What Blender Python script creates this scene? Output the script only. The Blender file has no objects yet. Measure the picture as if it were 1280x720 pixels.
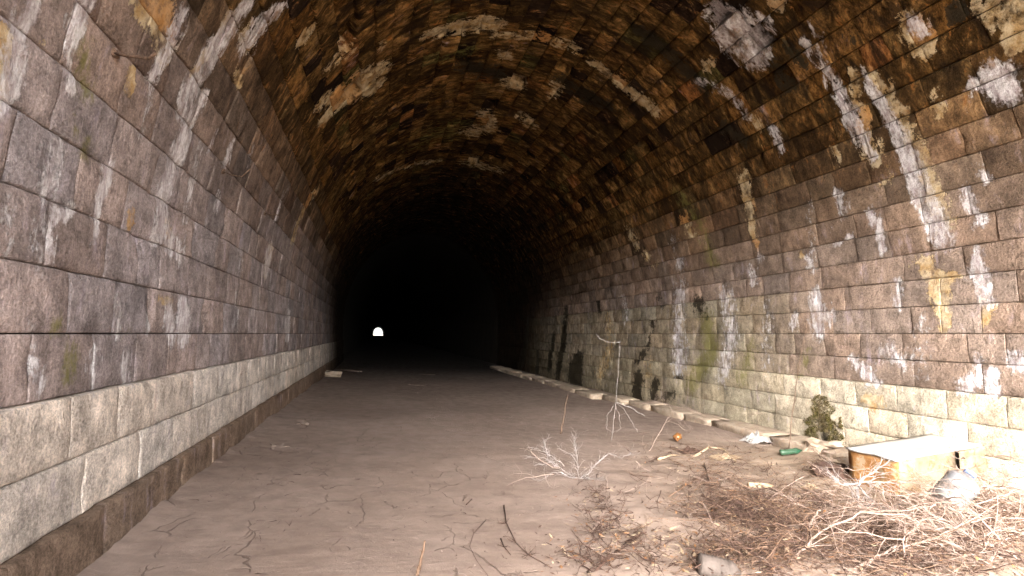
import bpy, math, random
import numpy as np
from mathutils import Vector, Matrix, noise

rng = np.random.default_rng(7)
random.seed(7)
scene = bpy.context.scene
C = scene.collection

# ------------------------------------------------------------------ camera
F, W, H = 650.0, 1280.0, 720.0
VX, VY = 469.0, 417.0                      # where the tunnel axis (+Y) vanishes
CZ = 1.85                                  # eye height over the lowest mud
PITCH = math.atan((VY - 360) / F)
YAW = math.atan((640 - VX) / F * math.cos(PITCH))
cam_data = bpy.data.cameras.new('camera')
cam = bpy.data.objects.new('camera', cam_data)
C.objects.link(cam)
cam.location = (0, 0, CZ)
cam.rotation_euler = (math.pi / 2 + PITCH, 0, -YAW)
cam_data.sensor_width = 36
cam_data.lens = 36 * F / W
cam_data.clip_start = 0.05
cam_data.clip_end = 3000
scene.camera = cam

# ------------------------------------------------------------------ light
SUN_EL, SUN_AZ = math.radians(36), math.radians(-20)   # from behind and to the left of the camera
world = bpy.data.worlds.new('World')
scene.world = world
world.use_nodes = True
wn = world.node_tree
bg = wn.nodes['Background']
sky = wn.nodes.new('ShaderNodeTexSky')
sky.sky_type = 'NISHITA'
sky.sun_disc = False
sky.sun_elevation = SUN_EL
sky.sun_rotation = math.pi - SUN_AZ
sky.air_density = 1.0
sky.dust_density = 4.0
sky.ozone_density = 0.5
hs = wn.nodes.new('ShaderNodeHueSaturation')      # thin cloud: the blue is mostly gone
hs.inputs['Saturation'].default_value = 0.22
wn.links.new(sky.outputs[0], hs.inputs['Color'])
wn.links.new(hs.outputs[0], bg.inputs['Color'])
bg.inputs['Strength'].default_value = 0.15
sun_d = bpy.data.lights.new('sun', 'SUN')
sun_d.energy = 0.5
sun_d.angle = math.radians(40)
sun_d.color = (1.0, 0.90, 0.78)
sun = bpy.data.objects.new('sun', sun_d)
C.objects.link(sun)
# direction the light travels
sd = Vector((-math.sin(SUN_AZ) * math.cos(SUN_EL), math.cos(SUN_AZ) * math.cos(SUN_EL), -math.sin(SUN_EL)))
sun.rotation_euler = sd.to_track_quat('-Z', 'Y').to_euler()

scene.view_settings.view_transform = 'Standard'
scene.view_settings.look = 'None'
scene.view_settings.gamma = 1
scene.view_settings.use_curve_mapping = False
scene.view_settings.exposure = 4.36
scene.render.engine = 'CYCLES'
scene.cycles.use_denoising = True
scene.cycles.max_bounces = 8
scene.cycles.diffuse_bounces = 6
scene.cycles.glossy_bounces = 3
scene.cycles.transmission_bounces = 6
scene.cycles.transparent_max_bounces = 8

# ------------------------------------------------------------------ tunnel profile
WL, WR = 1.73, 7.12                        # wall distances left and right of the camera
A_, B_, ZS, XC = (WL + WR) / 2, 5.2, 0.6, (WR - WL) / 2
MOUTH, FAR = -3.0, 528.0
_ph = np.linspace(0, math.pi, 3000)
_zz = np.linspace(-2.4, ZS, 400)[:-1]
PX = np.r_[np.full(_zz.size, -WL), XC - A_ * np.cos(_ph), np.full(_zz.size, WR)]
PZ = np.r_[_zz, ZS + B_ * np.sin(_ph), _zz[::-1]]
PS = np.r_[0, np.cumsum(np.hypot(np.diff(PX), np.diff(PZ)))]
PS -= np.interp(0, PZ[:400], PS[:400])     # s = 0 at eye height on the left wall
L = PS[-1] - (0 - PS[0])                   # s = L at eye height on the right wall
NC = round(L / 0.362)
STEP = L / NC
_tx, _tz = np.gradient(PX, PS), np.gradient(PZ, PS)
_ang = np.unwrap(np.arctan2(PX, PZ))


def prof(s, push=0.0):
    """point on the lining at arc length s, moved inward by push; z is relative to the eye"""
    x, z = np.interp(s, PS, PX), np.interp(s, PS, PZ)
    tx, tz = np.interp(s, PS, _tx), np.interp(s, PS, _tz)
    n = np.hypot(tx, tz)
    return x + tz / n * push, z - tx / n * push


cp, sp_, cy, sy = math.cos(PITCH), math.sin(PITCH), math.cos(YAW), math.sin(YAW)


def ray(u, v):
    a, b = (u - 640) / F, (360 - v) / F
    fy = cp - b * sp_
    uz = b * cp + sp_
    return np.array([a * cy + fy * sy, -a * sy + fy * cy, uz])


def on_wall(u, v):
    """pixel of the photograph -> (y, s) on the lining"""
    d = ray(u, v)
    an = math.atan2(d[0], d[2])
    s = np.interp(an, _ang, PS)
    x, z = prof(s)
    t = math.hypot(x, z) / math.hypot(d[0], d[2])
    return np.array([t * d[1], s])


def at(u, v, depth):
    """pixel + depth along the view axis -> world point"""
    d = ray(u, v)
    k = d[0] * sy * cp + d[1] * cy * cp + d[2] * sp_
    p = d * (depth / k)
    return Vector((p[0], p[1], p[2] + CZ))


def sstep(x, a, b):
    t = np.clip((x - a) / (b - a), 0, 1)
    return t * t * (3 - 2 * t)


def mud_z(x, y):
    """height of the silt (world z)"""
    x = np.asarray(x, float)
    y = np.asarray(y, float)
    t = np.clip((x + WL) / (WR + WL), 0, 1)
    left = 0.46 - 0.10 * sstep(y, 12, 20)
    h = left * (1 - t) ** 1.1
    h = h + 0.015 * np.sin(1.7 * x + 0.6 * y) + 0.012 * np.sin(0.8 * x - 1.9 * y + 1)
    h = h + 0.16 * np.exp(-(((x - 4.6) / 1.3) ** 2 + ((y - 2.9) / 1.1) ** 2))
    h = h + 0.12 * np.exp(-(((x - 6.4) / 1.0) ** 2 + ((y - 3.0) / 1.6) ** 2))
    return h


def on_mud(u, v):
    d = ray(u, v)
    t = 1.85 / -d[2]
    for _ in range(8):
        t = (CZ - float(mud_z(d[0] * t, d[1] * t))) / -d[2]
    return Vector((d[0] * t, d[1] * t, float(mud_z(d[0] * t, d[1] * t))))


def depth_of(p):
    return p[0] * sy * cp + p[1] * cy * cp + (p[2] - CZ) * sp_


# ------------------------------------------------------------------ object helpers
def tag(o, label=None, cat=None, group=None, kind=None):
    for k, val in (('label', label), ('category', cat), ('group', group), ('kind', kind)):
        if val:
            o[k] = val
    return o


def obj(name, verts, faces, mat, parent=None, loc=None, smooth=True):
    me = bpy.data.meshes.new(name)
    if loc is not None:
        loc = Vector(loc)
        verts = [(v[0] - loc.x, v[1] - loc.y, v[2] - loc.z) for v in verts]
    me.from_pydata([tuple(v) for v in verts], [], [tuple(f) for f in faces])
    if smooth:
        me.shade_smooth()
    me.materials.append(mat)
    o = bpy.data.objects.new(name, me)
    C.objects.link(o)
    if loc is not None:
        o.location = loc
    if parent:
        o.parent = parent
        if loc is not None:
            o.location = loc - parent.location
        else:
            o.location = -parent.location
    return o


def empty(name, loc):
    o = bpy.data.objects.new(name, None)
    o.empty_display_size = 0.1
    C.objects.link(o)
    o.location = loc
    return o


class MB:
    """collects tubes and boxes into one mesh"""
    def __init__(self):
        self.v, self.f = [], []

    def add(self, v, f):
        n = len(self.v)
        self.v += [tuple(p) for p in v]
        self.f += [tuple(i + n for i in q) for q in f]

    def tube(self, pts, rads, n=4, cap=True):
        pts = [Vector(p) for p in pts]
        if len(pts) < 2:
            return
        base = len(self.v)
        t0 = (pts[1] - pts[0]).normalized()
        ref = Vector((0, 0, 1)) if abs(t0.z) < 0.9 else Vector((1, 0, 0))
        for i, p in enumerate(pts):
            t = (pts[min(i + 1, len(pts) - 1)] - pts[max(i - 1, 0)])
            t = t.normalized() if t.length > 1e-9 else t0
            a = t.cross(ref)
            if a.length < 1e-4:
                a = t.orthogonal()
            a.normalize()
            b = t.cross(a)
            r = rads[i]
            for k in range(n):
                w = 2 * math.pi * k / n
                self.v.append(tuple(p + a * (r * math.cos(w)) + b * (r * math.sin(w))))
        for i in range(len(pts) - 1):
            for k in range(n):
                k2 = (k + 1) % n
                o = base + i * n
                self.f.append((o + k, o + k2, o + n + k2, o + n + k))
        if cap:
            self.f.append(tuple(base + k for k in range(n))[::-1])
            o = base + (len(pts) - 1) * n
            self.f.append(tuple(o + k for k in range(n)))

    def build(self, name, mat, parent=None, loc=None, smooth=True):
        return obj(name, self.v, self.f, mat, parent, loc, smooth)


# ------------------------------------------------------------------ materials
class NT:
    def __init__(self, name, rough=0.9, spec=0.25):
        self.m = bpy.data.materials.new(name)
        self.m.use_nodes = True
        self.t = self.m.node_tree
        self.b = self.t.nodes['Principled BSDF']
        self.b.inputs['Roughness'].default_value = rough
        self.b.inputs['Specular IOR Level'].default_value = spec
        self.geo = self.t.nodes.new('ShaderNodeNewGeometry')
        self.pos = self.geo.outputs['Position']

    def n(self, kind, **kw):
        nd = self.t.nodes.new(kind)
        for k, v in kw.items():
            setattr(nd, k, v)
        return nd

    def link(self, a, b):
        self.t.links.new(a, b)

    def _in(self, sock, v):
        if isinstance(v, (int, float)):
            sock.default_value = v
        elif isinstance(v, (tuple, list)):
            sock.default_value = tuple(v) + (1,) * (4 - len(v)) if len(sock.default_value) == 4 else v
        else:
            self.link(v, sock)

    def math(self, op, a, b=0.0, c=0.0, clamp=False):
        nd = self.n('ShaderNodeMath', operation=op, use_clamp=clamp)
        self._in(nd.inputs[0], a)
        self._in(nd.inputs[1], b)
        self._in(nd.inputs[2], c)
        return nd.outputs[0]

    def mapping(self, scale=(1, 1, 1), vec=None, loc=(0, 0, 0)):
        nd = self.n('ShaderNodeMapping')
        self.link(vec or self.pos, nd.inputs[0])
        nd.inputs['Scale'].default_value = scale
        nd.inputs['Location'].default_value = loc
        return nd.outputs[0]

    def noise(self, scale, detail=5, rough=0.6, vec=None, dist=0.0):
        nd = self.n('ShaderNodeTexNoise')
        nd.inputs['Scale'].default_value = scale
        nd.inputs['Detail'].default_value = detail
        nd.inputs['Roughness'].default_value = rough
        nd.inputs['Distortion'].default_value = dist
        self.link(vec or self.pos, nd.inputs['Vector'])
        return nd.outputs['Fac']

    def voronoi(self, scale, feature='F1', vec=None, rnd=1.0):
        nd = self.n('ShaderNodeTexVoronoi', feature=feature)
        nd.inputs['Scale'].default_value = scale
        nd.inputs['Randomness'].default_value = rnd
        self.link(vec or self.pos, nd.inputs['Vector'])
        return nd.outputs['Distance']

    def ramp(self, v, a, b, lo=0.0, hi=1.0):
        nd = self.n('ShaderNodeMapRange', interpolation_type='SMOOTHSTEP')
        self._in(nd.inputs[0], v)
        for i, x in enumerate((a, b, lo, hi)):
            nd.inputs[i + 1].default_value = x
        return nd.outputs[0]

    def mix(self, fac, a, b, mode='MIX'):
        nd = self.n('ShaderNodeMix', data_type='RGBA', blend_type=mode)
        self._in(nd.inputs[0], fac)
        self._in(nd.inputs[6], a)
        self._in(nd.inputs[7], b)
        return nd.outputs[2]

    def attr(self, name):
        nd = self.n('ShaderNodeAttribute', attribute_name=name)
        return nd

    def sep(self, c):
        nd = self.n('ShaderNodeSeparateColor')
        self.link(c, nd.inputs[0])
        return nd.outputs

    def bump(self, h, dist, strength=1.0, normal=None):
        nd = self.n('ShaderNodeBump')
        nd.inputs['Strength'].default_value = strength
        nd.inputs['Distance'].default_value = dist
        self.link(h, nd.inputs['Height'])
        if normal:
            self.link(normal, nd.inputs['Normal'])
        return nd.outputs[0]

    def out(self, col=None, normal=None, rough=None):
        if col is not None:
            self._in(self.b.inputs['Base Color'], col)
        if normal is not None:
            self.link(normal, self.b.inputs['Normal'])
        if rough is not None:
            self._in(self.b.inputs['Roughness'], rough)
        return self.m


def stone_material():
    m = NT('tunnel_stone', 0.9, 0.06)
    base = m.attr('base')
    st = m.attr('stain')
    W_, O_, G_ = m.sep(st.outputs['Color'])[0:3]
    D_ = st.outputs['Alpha']
    big = m.noise(1.3, 4, 0.6)
    mid = m.noise(6.0, 6, 0.68)
    fine = m.noise(38.0, 6, 0.7)
    grain = m.noise(150.0, 3, 0.6)
    run = m.noise(4.0, 6, 0.68, m.mapping((1.2, 2.2, 0.6)), 0.25)          # dirt that ran down the wall
    run2 = m.noise(7.0, 6, 0.7, m.mapping((1.0, 2.4, 0.7)))
    arc = m.noise(4.6, 8, 0.74, m.mapping((0.8, 1.9, 0.9)), 0.5)        # scaling and seepage that follow the rings
    arc2 = m.noise(1.5, 6, 0.7, m.mapping((0.8, 2.2, 0.8), loc=(4, 2, 7)), 0.4)
    sepz = m.n('ShaderNodeSeparateXYZ')
    m.link(m.pos, sepz.inputs[0])
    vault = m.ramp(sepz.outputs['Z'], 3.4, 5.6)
    rnd = base.outputs['Alpha']
    col = base.outputs['Color']
    v = m.math('ADD', m.ramp(mid, 0.25, 0.75, 0.62, 1.38), m.ramp(fine, 0.3, 0.7, -0.26, 0.26))
    v = m.math('MULTIPLY', v, m.ramp(m.noise(75.0, 3, 0.7), 0.33, 0.67, 0.80, 1.18))
    v = m.math('MULTIPLY', v, m.ramp(big, 0.3, 0.7, 0.75, 1.2))
    v = m.math('MULTIPLY', v, m.ramp(run, 0.3, 0.72, 0.80, 1.15))
    vc = m.n('ShaderNodeCombineColor')
    for i in range(3):
        m.link(v, vc.inputs[i])
    col = m.mix(1.0, col, vc.outputs[0], 'MULTIPLY')
    # soft greyish lilac salt bloom, broken up by noise
    bloom = m.math('MULTIPLY', m.ramp(run, 0.5, 0.72), m.ramp(m.noise(2.2, 5, 0.7), 0.45, 0.7))
    lift = m.sep(base.outputs['Color'])[0]
    bloom = m.math('MULTIPLY', bloom, m.ramp(lift, 0.10, 0.24, 0.0, 0.7))
    col = m.mix(bloom, col, (0.45, 0.375, 0.46))
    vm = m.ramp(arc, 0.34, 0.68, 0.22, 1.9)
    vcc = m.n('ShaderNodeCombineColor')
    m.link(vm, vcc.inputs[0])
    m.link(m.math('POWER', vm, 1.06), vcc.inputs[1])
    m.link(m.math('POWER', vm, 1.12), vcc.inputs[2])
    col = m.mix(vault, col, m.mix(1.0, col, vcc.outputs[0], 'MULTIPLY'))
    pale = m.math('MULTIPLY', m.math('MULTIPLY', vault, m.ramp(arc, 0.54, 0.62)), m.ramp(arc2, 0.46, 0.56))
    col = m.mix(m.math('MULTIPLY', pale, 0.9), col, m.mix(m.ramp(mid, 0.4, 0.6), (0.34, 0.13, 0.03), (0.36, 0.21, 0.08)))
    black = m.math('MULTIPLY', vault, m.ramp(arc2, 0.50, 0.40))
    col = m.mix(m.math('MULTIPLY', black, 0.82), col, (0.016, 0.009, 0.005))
    # dark pits
    pits = m.ramp(m.noise(24.0, 5, 0.75, dist=0.6), 0.36, 0.26)
    col = m.mix(m.math('MULTIPLY', pits, 0.5), col, (0.045, 0.03, 0.022))

    br = m.math('ADD', m.math('MULTIPLY', m.math('SUBTRACT', m.noise(9.0, 7, 0.72), 0.5), 1.5),
                m.math('MULTIPLY', m.math('SUBTRACT', m.noise(45.0, 5, 0.75), 0.5), 0.7))
    br = m.math('ADD', br, m.math('MULTIPLY', m.math('SUBTRACT', run2, 0.5), 1.2))

    br = m.math('ADD', br, m.math('MULTIPLY', vault, m.math('MULTIPLY', m.math('SUBTRACT', arc, 0.5), 3.2)))

    def mask(x, a, b):
        return m.math('MULTIPLY', m.ramp(m.math('ADD', x, m.math('MULTIPLY', br, m.ramp(x, 0.0, 0.22))), a, b),
                      m.ramp(x, 0.0, 0.06))
    mG, mD, mO, mW = mask(G_, .28, .85), mask(D_, .32, .55), mask(O_, .36, .47), mask(W_, .26, .64)
    col = m.mix(m.math('MULTIPLY', mG, 0.75), col, m.mix(fine, (0.10, 0.10, 0.02), (0.26, 0.23, 0.08)))
    col = m.mix(m.math('MULTIPLY', mD, 0.92), col, (0.022, 0.017, 0.010))
    och = m.mix(m.ramp(mid, 0.35, 0.65), (0.42, 0.27, 0.12), (0.62, 0.50, 0.33))
    col = m.mix(m.math('MULTIPLY', mO, m.ramp(m.noise(4.5, 6, 0.75), 0.36, 0.56, 0.12, 0.95)), col, m.mix(m.ramp(rnd, 0.8, 1.0, 0.0, 0.8), och, (0.50, 0.22, 0.06)))
    wht = m.mix(m.ramp(run2, 0.35, 0.65), (0.40, 0.33, 0.34), (0.80, 0.77, 0.78))
    col = m.mix(m.math('MULTIPLY', mW, m.math('MULTIPLY', m.ramp(m.noise(3.5, 6, 0.75), 0.36, 0.56, 0.30, 1.0), m.ramp(fine, 0.3, 0.6, 0.6, 1.0))), col, wht)

    h = m.math('ADD', m.math('MULTIPLY', mid, 0.9), m.math('MULTIPLY', fine, 0.8))
    h = m.math('ADD', h, m.math('MULTIPLY', grain, 0.26))
    h = m.math('SUBTRACT', h, m.math('MULTIPLY', pits, 0.22))
    h = m.math('ADD', h, m.math('MULTIPLY', mW, 0.28))
    h = m.math('SUBTRACT', h, m.math('MULTIPLY', mO, 0.25))
    nrm = m.bump(h, 0.045, 1.0)
    return m.out(col, nrm, m.math('SUBTRACT', 0.92, m.math('MULTIPLY', mD, 0.35)))


def mortar_material():
    m = NT('mortar', 0.95, 0.1)
    f = m.noise(20, 4)
    return m.out(m.mix(f, (0.035, 0.025, 0.018), (0.10, 0.075, 0.055)), m.bump(f, 0.01))


def mud_material():
    m = NT('dried_silt', 0.78, 0.3)
    big = m.noise(0.7, 4, 0.55)
    mid = m.noise(5.0, 6, 0.6)
    fine = m.noise(60.0, 5, 0.65)
    streak = m.noise(9.0, 5, 0.6, m.mapping((0.5, 2.6, 1)))
    col = m.mix(m.ramp(big, 0.3, 0.7), (0.190, 0.138, 0.110), (0.240, 0.181, 0.150))
    col = m.mix(m.ramp(mid, 0.35, 0.72, 0, 0.55), col, (0.135, 0.093, 0.075))
    col = m.mix(m.ramp(streak, 0.55, 0.75, 0, 0.35), col, (0.29, 0.225, 0.19))
    at_ = m.attr('zone')
    dry, crk, ped = m.sep(at_.outputs['Color'])[0:3]
    col = m.mix(dry, col, m.mix(mid, (0.150, 0.108, 0.077), (0.225, 0.17, 0.122)))
    # shrinkage cracks, only where the silt is wet and thick
    wv = m.n('ShaderNodeVectorMath', operation='ADD')
    nn = m.n('ShaderNodeTexNoise')
    nn.inputs['Scale'].default_value = 1.6
    nn.inputs['Detail'].default_value = 4
    m.link(m.pos, nn.inputs['Vector'])
    sc = m.n('ShaderNodeVectorMath', operation='SCALE')
    m.link(nn.outputs['Color'], sc.inputs[0])
    sc.inputs['Scale'].default_value = 0.55
    m.link(m.pos, wv.inputs[0])
    m.link(sc.outputs[0], wv.inputs[1])
    ve = m.mapping((2.4, 1.5, 0.0), wv.outputs[0])
    e1 = m.voronoi(1.0, 'DISTANCE_TO_EDGE', ve)
    gap = m.ramp(m.noise(2.1, 4, 0.6), 0.49, 0.56)
    c1 = m.math('MULTIPLY', m.ramp(m.math('ADD', e1, m.math('MULTIPLY', m.math('SUBTRACT', fine, 0.5), 0.02)), 0.012, 0.003), gap)
    e2 = m.voronoi(2.6, 'DISTANCE_TO_EDGE', ve)
    c2 = m.math('MULTIPLY', m.ramp(e2, 0.03, 0.008), m.ramp(m.noise(2.6, 3, 0.6), 0.60, 0.68))
    cr = m.math('MULTIPLY', m.math('MAXIMUM', c1, m.math('MULTIPLY', c2, 0.7)), crk)
    col = m.mix(m.math('MULTIPLY', cr, 0.5), col, (0.10, 0.065, 0.048))
    # fine pale drying lines
    w2 = m.voronoi(5.0, 'DISTANCE_TO_EDGE', m.mapping((0.8, 3.0, 0), wv.outputs[0]))
    pl = m.math('MULTIPLY', m.ramp(w2, 0.03, 0.0), m.ramp(m.noise(3.1, 3), 0.5, 0.62))
    col = m.mix(m.math('MULTIPLY', pl, 0.35), col, (0.34, 0.27, 0.235))
    spk = m.ramp(m.noise(26.0, 3, 0.6, dist=0.4), 0.68, 0.74)
    col = m.mix(m.math('MULTIPLY', spk, 0.6), col, (0.10, 0.07, 0.05))
    col = m.mix(ped, col, (0.022, 0.015, 0.011))          # unlit far floor painted near black
    h = m.math('ADD', m.math('MULTIPLY', mid, 0.6), m.math('MULTIPLY', fine, 0.18))
    h = m.math('ADD', h, m.math('MULTIPLY', streak, 0.4))
    h = m.math('SUBTRACT', h, m.math('MULTIPLY', cr, 0.9))
    h = m.math('ADD', h, m.math('MULTIPLY', pl, 0.1))
    return m.out(col, m.bump(h, 0.014), m.ramp(mid, 0.3, 0.7, 0.62, 0.9))


def simple(name, c1, c2, scale=12, rough=0.85, bumpd=0.004, spec=0.25, c3=None, s3=30):
    m = NT(name, rough, spec)
    f = m.noise(scale, 5, 0.65)
    col = m.mix(m.ramp(f, 0.3, 0.7), c1, c2)
    if c3:
        col = m.mix(m.ramp(m.noise(s3, 5, 0.7), 0.52, 0.6), col, c3)
    return m.out(col, m.bump(f, bumpd))


M_STONE = stone_material()
M_MORTAR = mortar_material()
M_MUD = mud_material()
M_TWIG_PALE = simple('bleached_wood', (0.13, 0.088, 0.066), (0.30, 0.225, 0.19), 25)
M_TWIG_TAN = simple('tan_wood', (0.075, 0.042, 0.026), (0.16, 0.10, 0.066), 20)
M_TWIG_DARK = simple('dark_wood', (0.028, 0.015, 0.011), (0.075, 0.042, 0.030), 20)
M_TWIG_WHITE = simple('white_lichen_twig', (0.17, 0.145, 0.135), (0.30, 0.265, 0.255), 30)
M_RUSTY_IRON = simple('rusty_iron', (0.05, 0.03, 0.02), (0.16, 0.10, 0.07), 60)
M_KERB = simple('kerb_stone', (0.22, 0.165, 0.12), (0.38, 0.315, 0.245), 7, 0.9, 0.02, c3=(0.28, 0.20, 0.14), s3=14)
M_SILTY = simple('silt_covered_stone', (0.18, 0.13, 0.105), (0.27, 0.21, 0.175), 7, 0.9, 0.02)
M_ENAMEL = simple('white_enamel', (0.26, 0.25, 0.235), (0.36, 0.345, 0.33), 4, 0.35, 0.001, 0.5)
M_RUST = simple('orange_rust', (0.15, 0.062, 0.017), (0.24, 0.125, 0.045), 9, 0.85, 0.004, c3=(0.22, 0.155, 0.095), s3=7)
M_CREAM = simple('chalky_cream_panel', (0.105, 0.074, 0.045), (0.19, 0.15, 0.105), 4, 0.7, 0.003, c3=(0.13, 0.08, 0.04), s3=9)
M_DARK_GAP = simple('dark_cavity', (0.02, 0.015, 0.01), (0.05, 0.035, 0.025))
M_LEAF = simple('moss_green', (0.032, 0.028, 0.004), (0.10, 0.082, 0.012), 30)
M_MOSS_BROWN = simple('dead_moss', (0.06, 0.045, 0.02), (0.14, 0.10, 0.05), 30)
M_GREEN_GLASS = simple('green_plastic', (0.006, 0.040, 0.020), (0.05, 0.09, 0.055), 6, 0.25, 0.001, 0.5)
M_BROWN_GLASS = simple('brown_glass', (0.10, 0.04, 0.015), (0.20, 0.09, 0.03), 6, 0.2, 0.001, 0.5)
M_WHITE_PLASTIC = simple('white_plastic', (0.20, 0.19, 0.18), (0.32, 0.31, 0.30), 9, 0.5, 0.002, 0.4)
M_BLUE = simple('blue_cap_plastic', (0.07, 0.11, 0.25), (0.12, 0.17, 0.33), 9, 0.4, 0.001, 0.4)
M_LEAFDRY = simple('dry_leaf', (0.13, 0.055, 0.02), (0.24, 0.13, 0.065), 9)
M_CHIP = simple('pale_wood_chip', (0.20, 0.135, 0.08), (0.33, 0.26, 0.18), 14)
M_GRASSY = simple('outside_ground', (0.20, 0.17, 0.12), (0.30, 0.25, 0.18), 0.8)


def clear_plastic():
    m = NT('dusty_clear_plastic', 0.3, 0.5)
    f = m.noise(8, 5)
    m.b.inputs['Transmission Weight'].default_value = 0.45
    m.b.inputs['IOR'].default_value = 1.25
    return m.out(m.mix(m.ramp(f, 0.35, 0.65), (0.20, 0.205, 0.22), (0.12, 0.105, 0.095)), m.bump(f, 0.004))


M_CLEAR = clear_plastic()
M_MURKY = simple('murky_grey_plastic', (0.035, 0.027, 0.023), (0.075, 0.06, 0.052), 9, 0.75, 0.002, 0.1)

# ------------------------------------------------------------------ stains, crusts and painted dark holes mapped from the photograph
# kind, strength, [(u, v, width in px) ...]
FE = []


def feat(kind, strength, *pts):
    P, Wd = [], []
    n = len(pts)
    for i, (u, v, w) in enumerate(pts):
        a, b = pts[max(i - 1, 0)], pts[min(i + 1, n - 1)]
        if n == 1:
            nx, ny = 1.0, 0.0
        else:
            dx, dy = b[0] - a[0], b[1] - a[1]
            k = math.hypot(dx, dy)
            nx, ny = -dy / k, dx / k
        P.append(on_wall(u, v))
        q1, q2 = on_wall(u + nx * w / 2, v + ny * w / 2), on_wall(u - nx * w / 2, v - ny * w / 2)
        Wd.append(max(np.linalg.norm(q1 - q2) * (0.74 if kind == 'W' else (0.48 if kind == 'D' else 0.58)), 0.018))
    P = np.array(P)
    Wd = np.array(Wd)
    mx = Wd.max()
    FE.append(('WOGD'.index(kind), strength, P, Wd, P.min(0) - mx, P.max(0) + mx))


feat('D', 0.55, (1029, 495, 10), (1030, 520, 30), (1031, 548, 46))
# white calcite runs, right side
feat('W', 1.1, (1002, 50, 8), (1030, 85, 12), (1050, 120, 16), (1070, 160, 22), (1090, 195, 16))
feat('W', 1.3, (1078, 85, 5), (1095, 120, 14), (1115, 155, 20), (1135, 195, 24), (1150, 240, 26), (1165, 270, 30), (1180, 300, 30))
feat('O', 1.2, (1080, 85, 10), (1105, 110, 20), (1135, 155, 20), (1152, 200, 26), (1170, 250, 30), (1180, 285, 36))
feat('O', 1.2, (1066, 92, 14), (1072, 130, 16), (1085, 150, 14))
feat('O', 1.1, (1075, 160, 24), (1090, 190, 34), (1098, 205, 18))
feat('O', 1.3, (1100, 208, 10), (1107, 224, 16), (1110, 230, 6))
feat('O', 1.3, (1150, 325, 22), (1166, 345, 30), (1176, 375, 30), (1180, 400, 20), (1181, 436, 4))
feat('O', 1.1, (1165, 345, 14), (1200, 346, 6))
feat('W', 1.4, (1216, 312, 12), (1222, 335, 24), (1230, 365, 26), (1236, 378, 20))
feat('O', 1.2, (1238, 370, 22), (1232, 400, 16), (1228, 412, 6))
feat('W', 1.1, (1207, 232, 10), (1215, 255, 16), (1223, 285, 12))
feat('W', 0.9, (1220, 205, 16), (1232, 225, 14))
feat('W', 1.2, (1245, 100, 60), (1262, 118, 40))
feat('W', 0.9, (1210, 108, 8), (1216, 140, 10))
feat('O', 1.5, (1136, 30, 44), (1150, 48, 44), (1158, 62, 26))
feat('W', 1.0, (1140, 28, 26), (1152, 38, 24))
feat('O', 1.7, (1222, 4, 26), (1262, 20, 62), (1285, 38, 66), (1262, 58, 30))
feat('O', 0.9, (1166, 118, 16), (1175, 142, 16))
feat('W', 1.1, (1045, 240, 12), (1054, 260, 16), (1060, 275, 8))
feat('W', 0.9, (1040, 280, 6), (1048, 305, 8))
feat('W', 1.0, (1052, 285, 5), (1062, 302, 6))
feat('W', 1.2, (1088, 266, 12), (1098, 285, 12), (1105, 315, 10))
feat('W', 1.0, (1018, 365, 14), (1022, 400, 26), (1024, 420, 12))
feat('W', 1.0, (1120, 350, 8), (1124, 380, 12))
feat('W', 0.8, (995, 390, 8), (992, 408, 14))
feat('W', 0.8, (1040, 385, 12), (1042, 402, 8))
feat('W', 1.1, (1205, 480, 24), (1206, 484, 22))
feat('W', 1.3, (1240, 465, 18), (1242, 488, 24))
feat('W', 1.0, (1223, 445, 12), (1222, 480, 14))
feat('W', 1.0, (1268, 448, 26), (1274, 460, 22))
feat('W', 0.9, (1065, 450, 14), (1085, 468, 22), (1096, 478, 14))
feat('W', 0.8, (1110, 440, 26), (1135, 458, 16))
feat('O', 1.0, (1082, 500, 20), (1100, 502, 26))
feat('O', 0.9, (930, 225, 26), (935, 250, 20), (940, 285, 16), (946, 312, 8))
feat('W', 0.8, (946, 315, 6), (950, 322, 14))
feat('O', 0.8, (785, 290, 12), (800, 310, 12), (820, 332, 8))
feat('O', 0.9, (855, 275, 16), (866, 300, 10))
feat('W', 0.7, (842, 300, 8), (850, 335, 10))
feat('O', 0.9, (1003, 318, 14), (1006, 328, 6))
feat('W', 0.8, (1012, 320, 10), (1015, 338, 8))
feat('W', 0.9, (940, 335, 8), (942, 352, 12))
feat('W', 1.3, (900, 25, 36), (925, 45, 56), (945, 68, 34))
feat('W', 0.9, (945, 15, 8), (965, 38, 10))
feat('W', 0.8, (872, 102, 10), (905, 112, 10), (935, 148, 9))
feat('O', 0.9, (943, 148, 14), (950, 158, 12))
feat('W', 0.8, (965, 160, 10), (976, 186, 12))
feat('O', 1.2, (885, 78, 20), (882, 88, 14))
feat('W', 0.7, (1010, 30, 8), (1035, 60, 8))
feat('D', 1.3, (1190, 8, 30), (1206, 16, 26), (1195, 22, 26))  # shade inside a missing-block hole, painted on the face
feat('D', 1.0, (1058, 44, 16), (1065, 50, 16))  # darkness of a smaller hole, also only colour
feat('O', 0.7, (1040, 178, 10), (1050, 205, 12))
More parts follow.
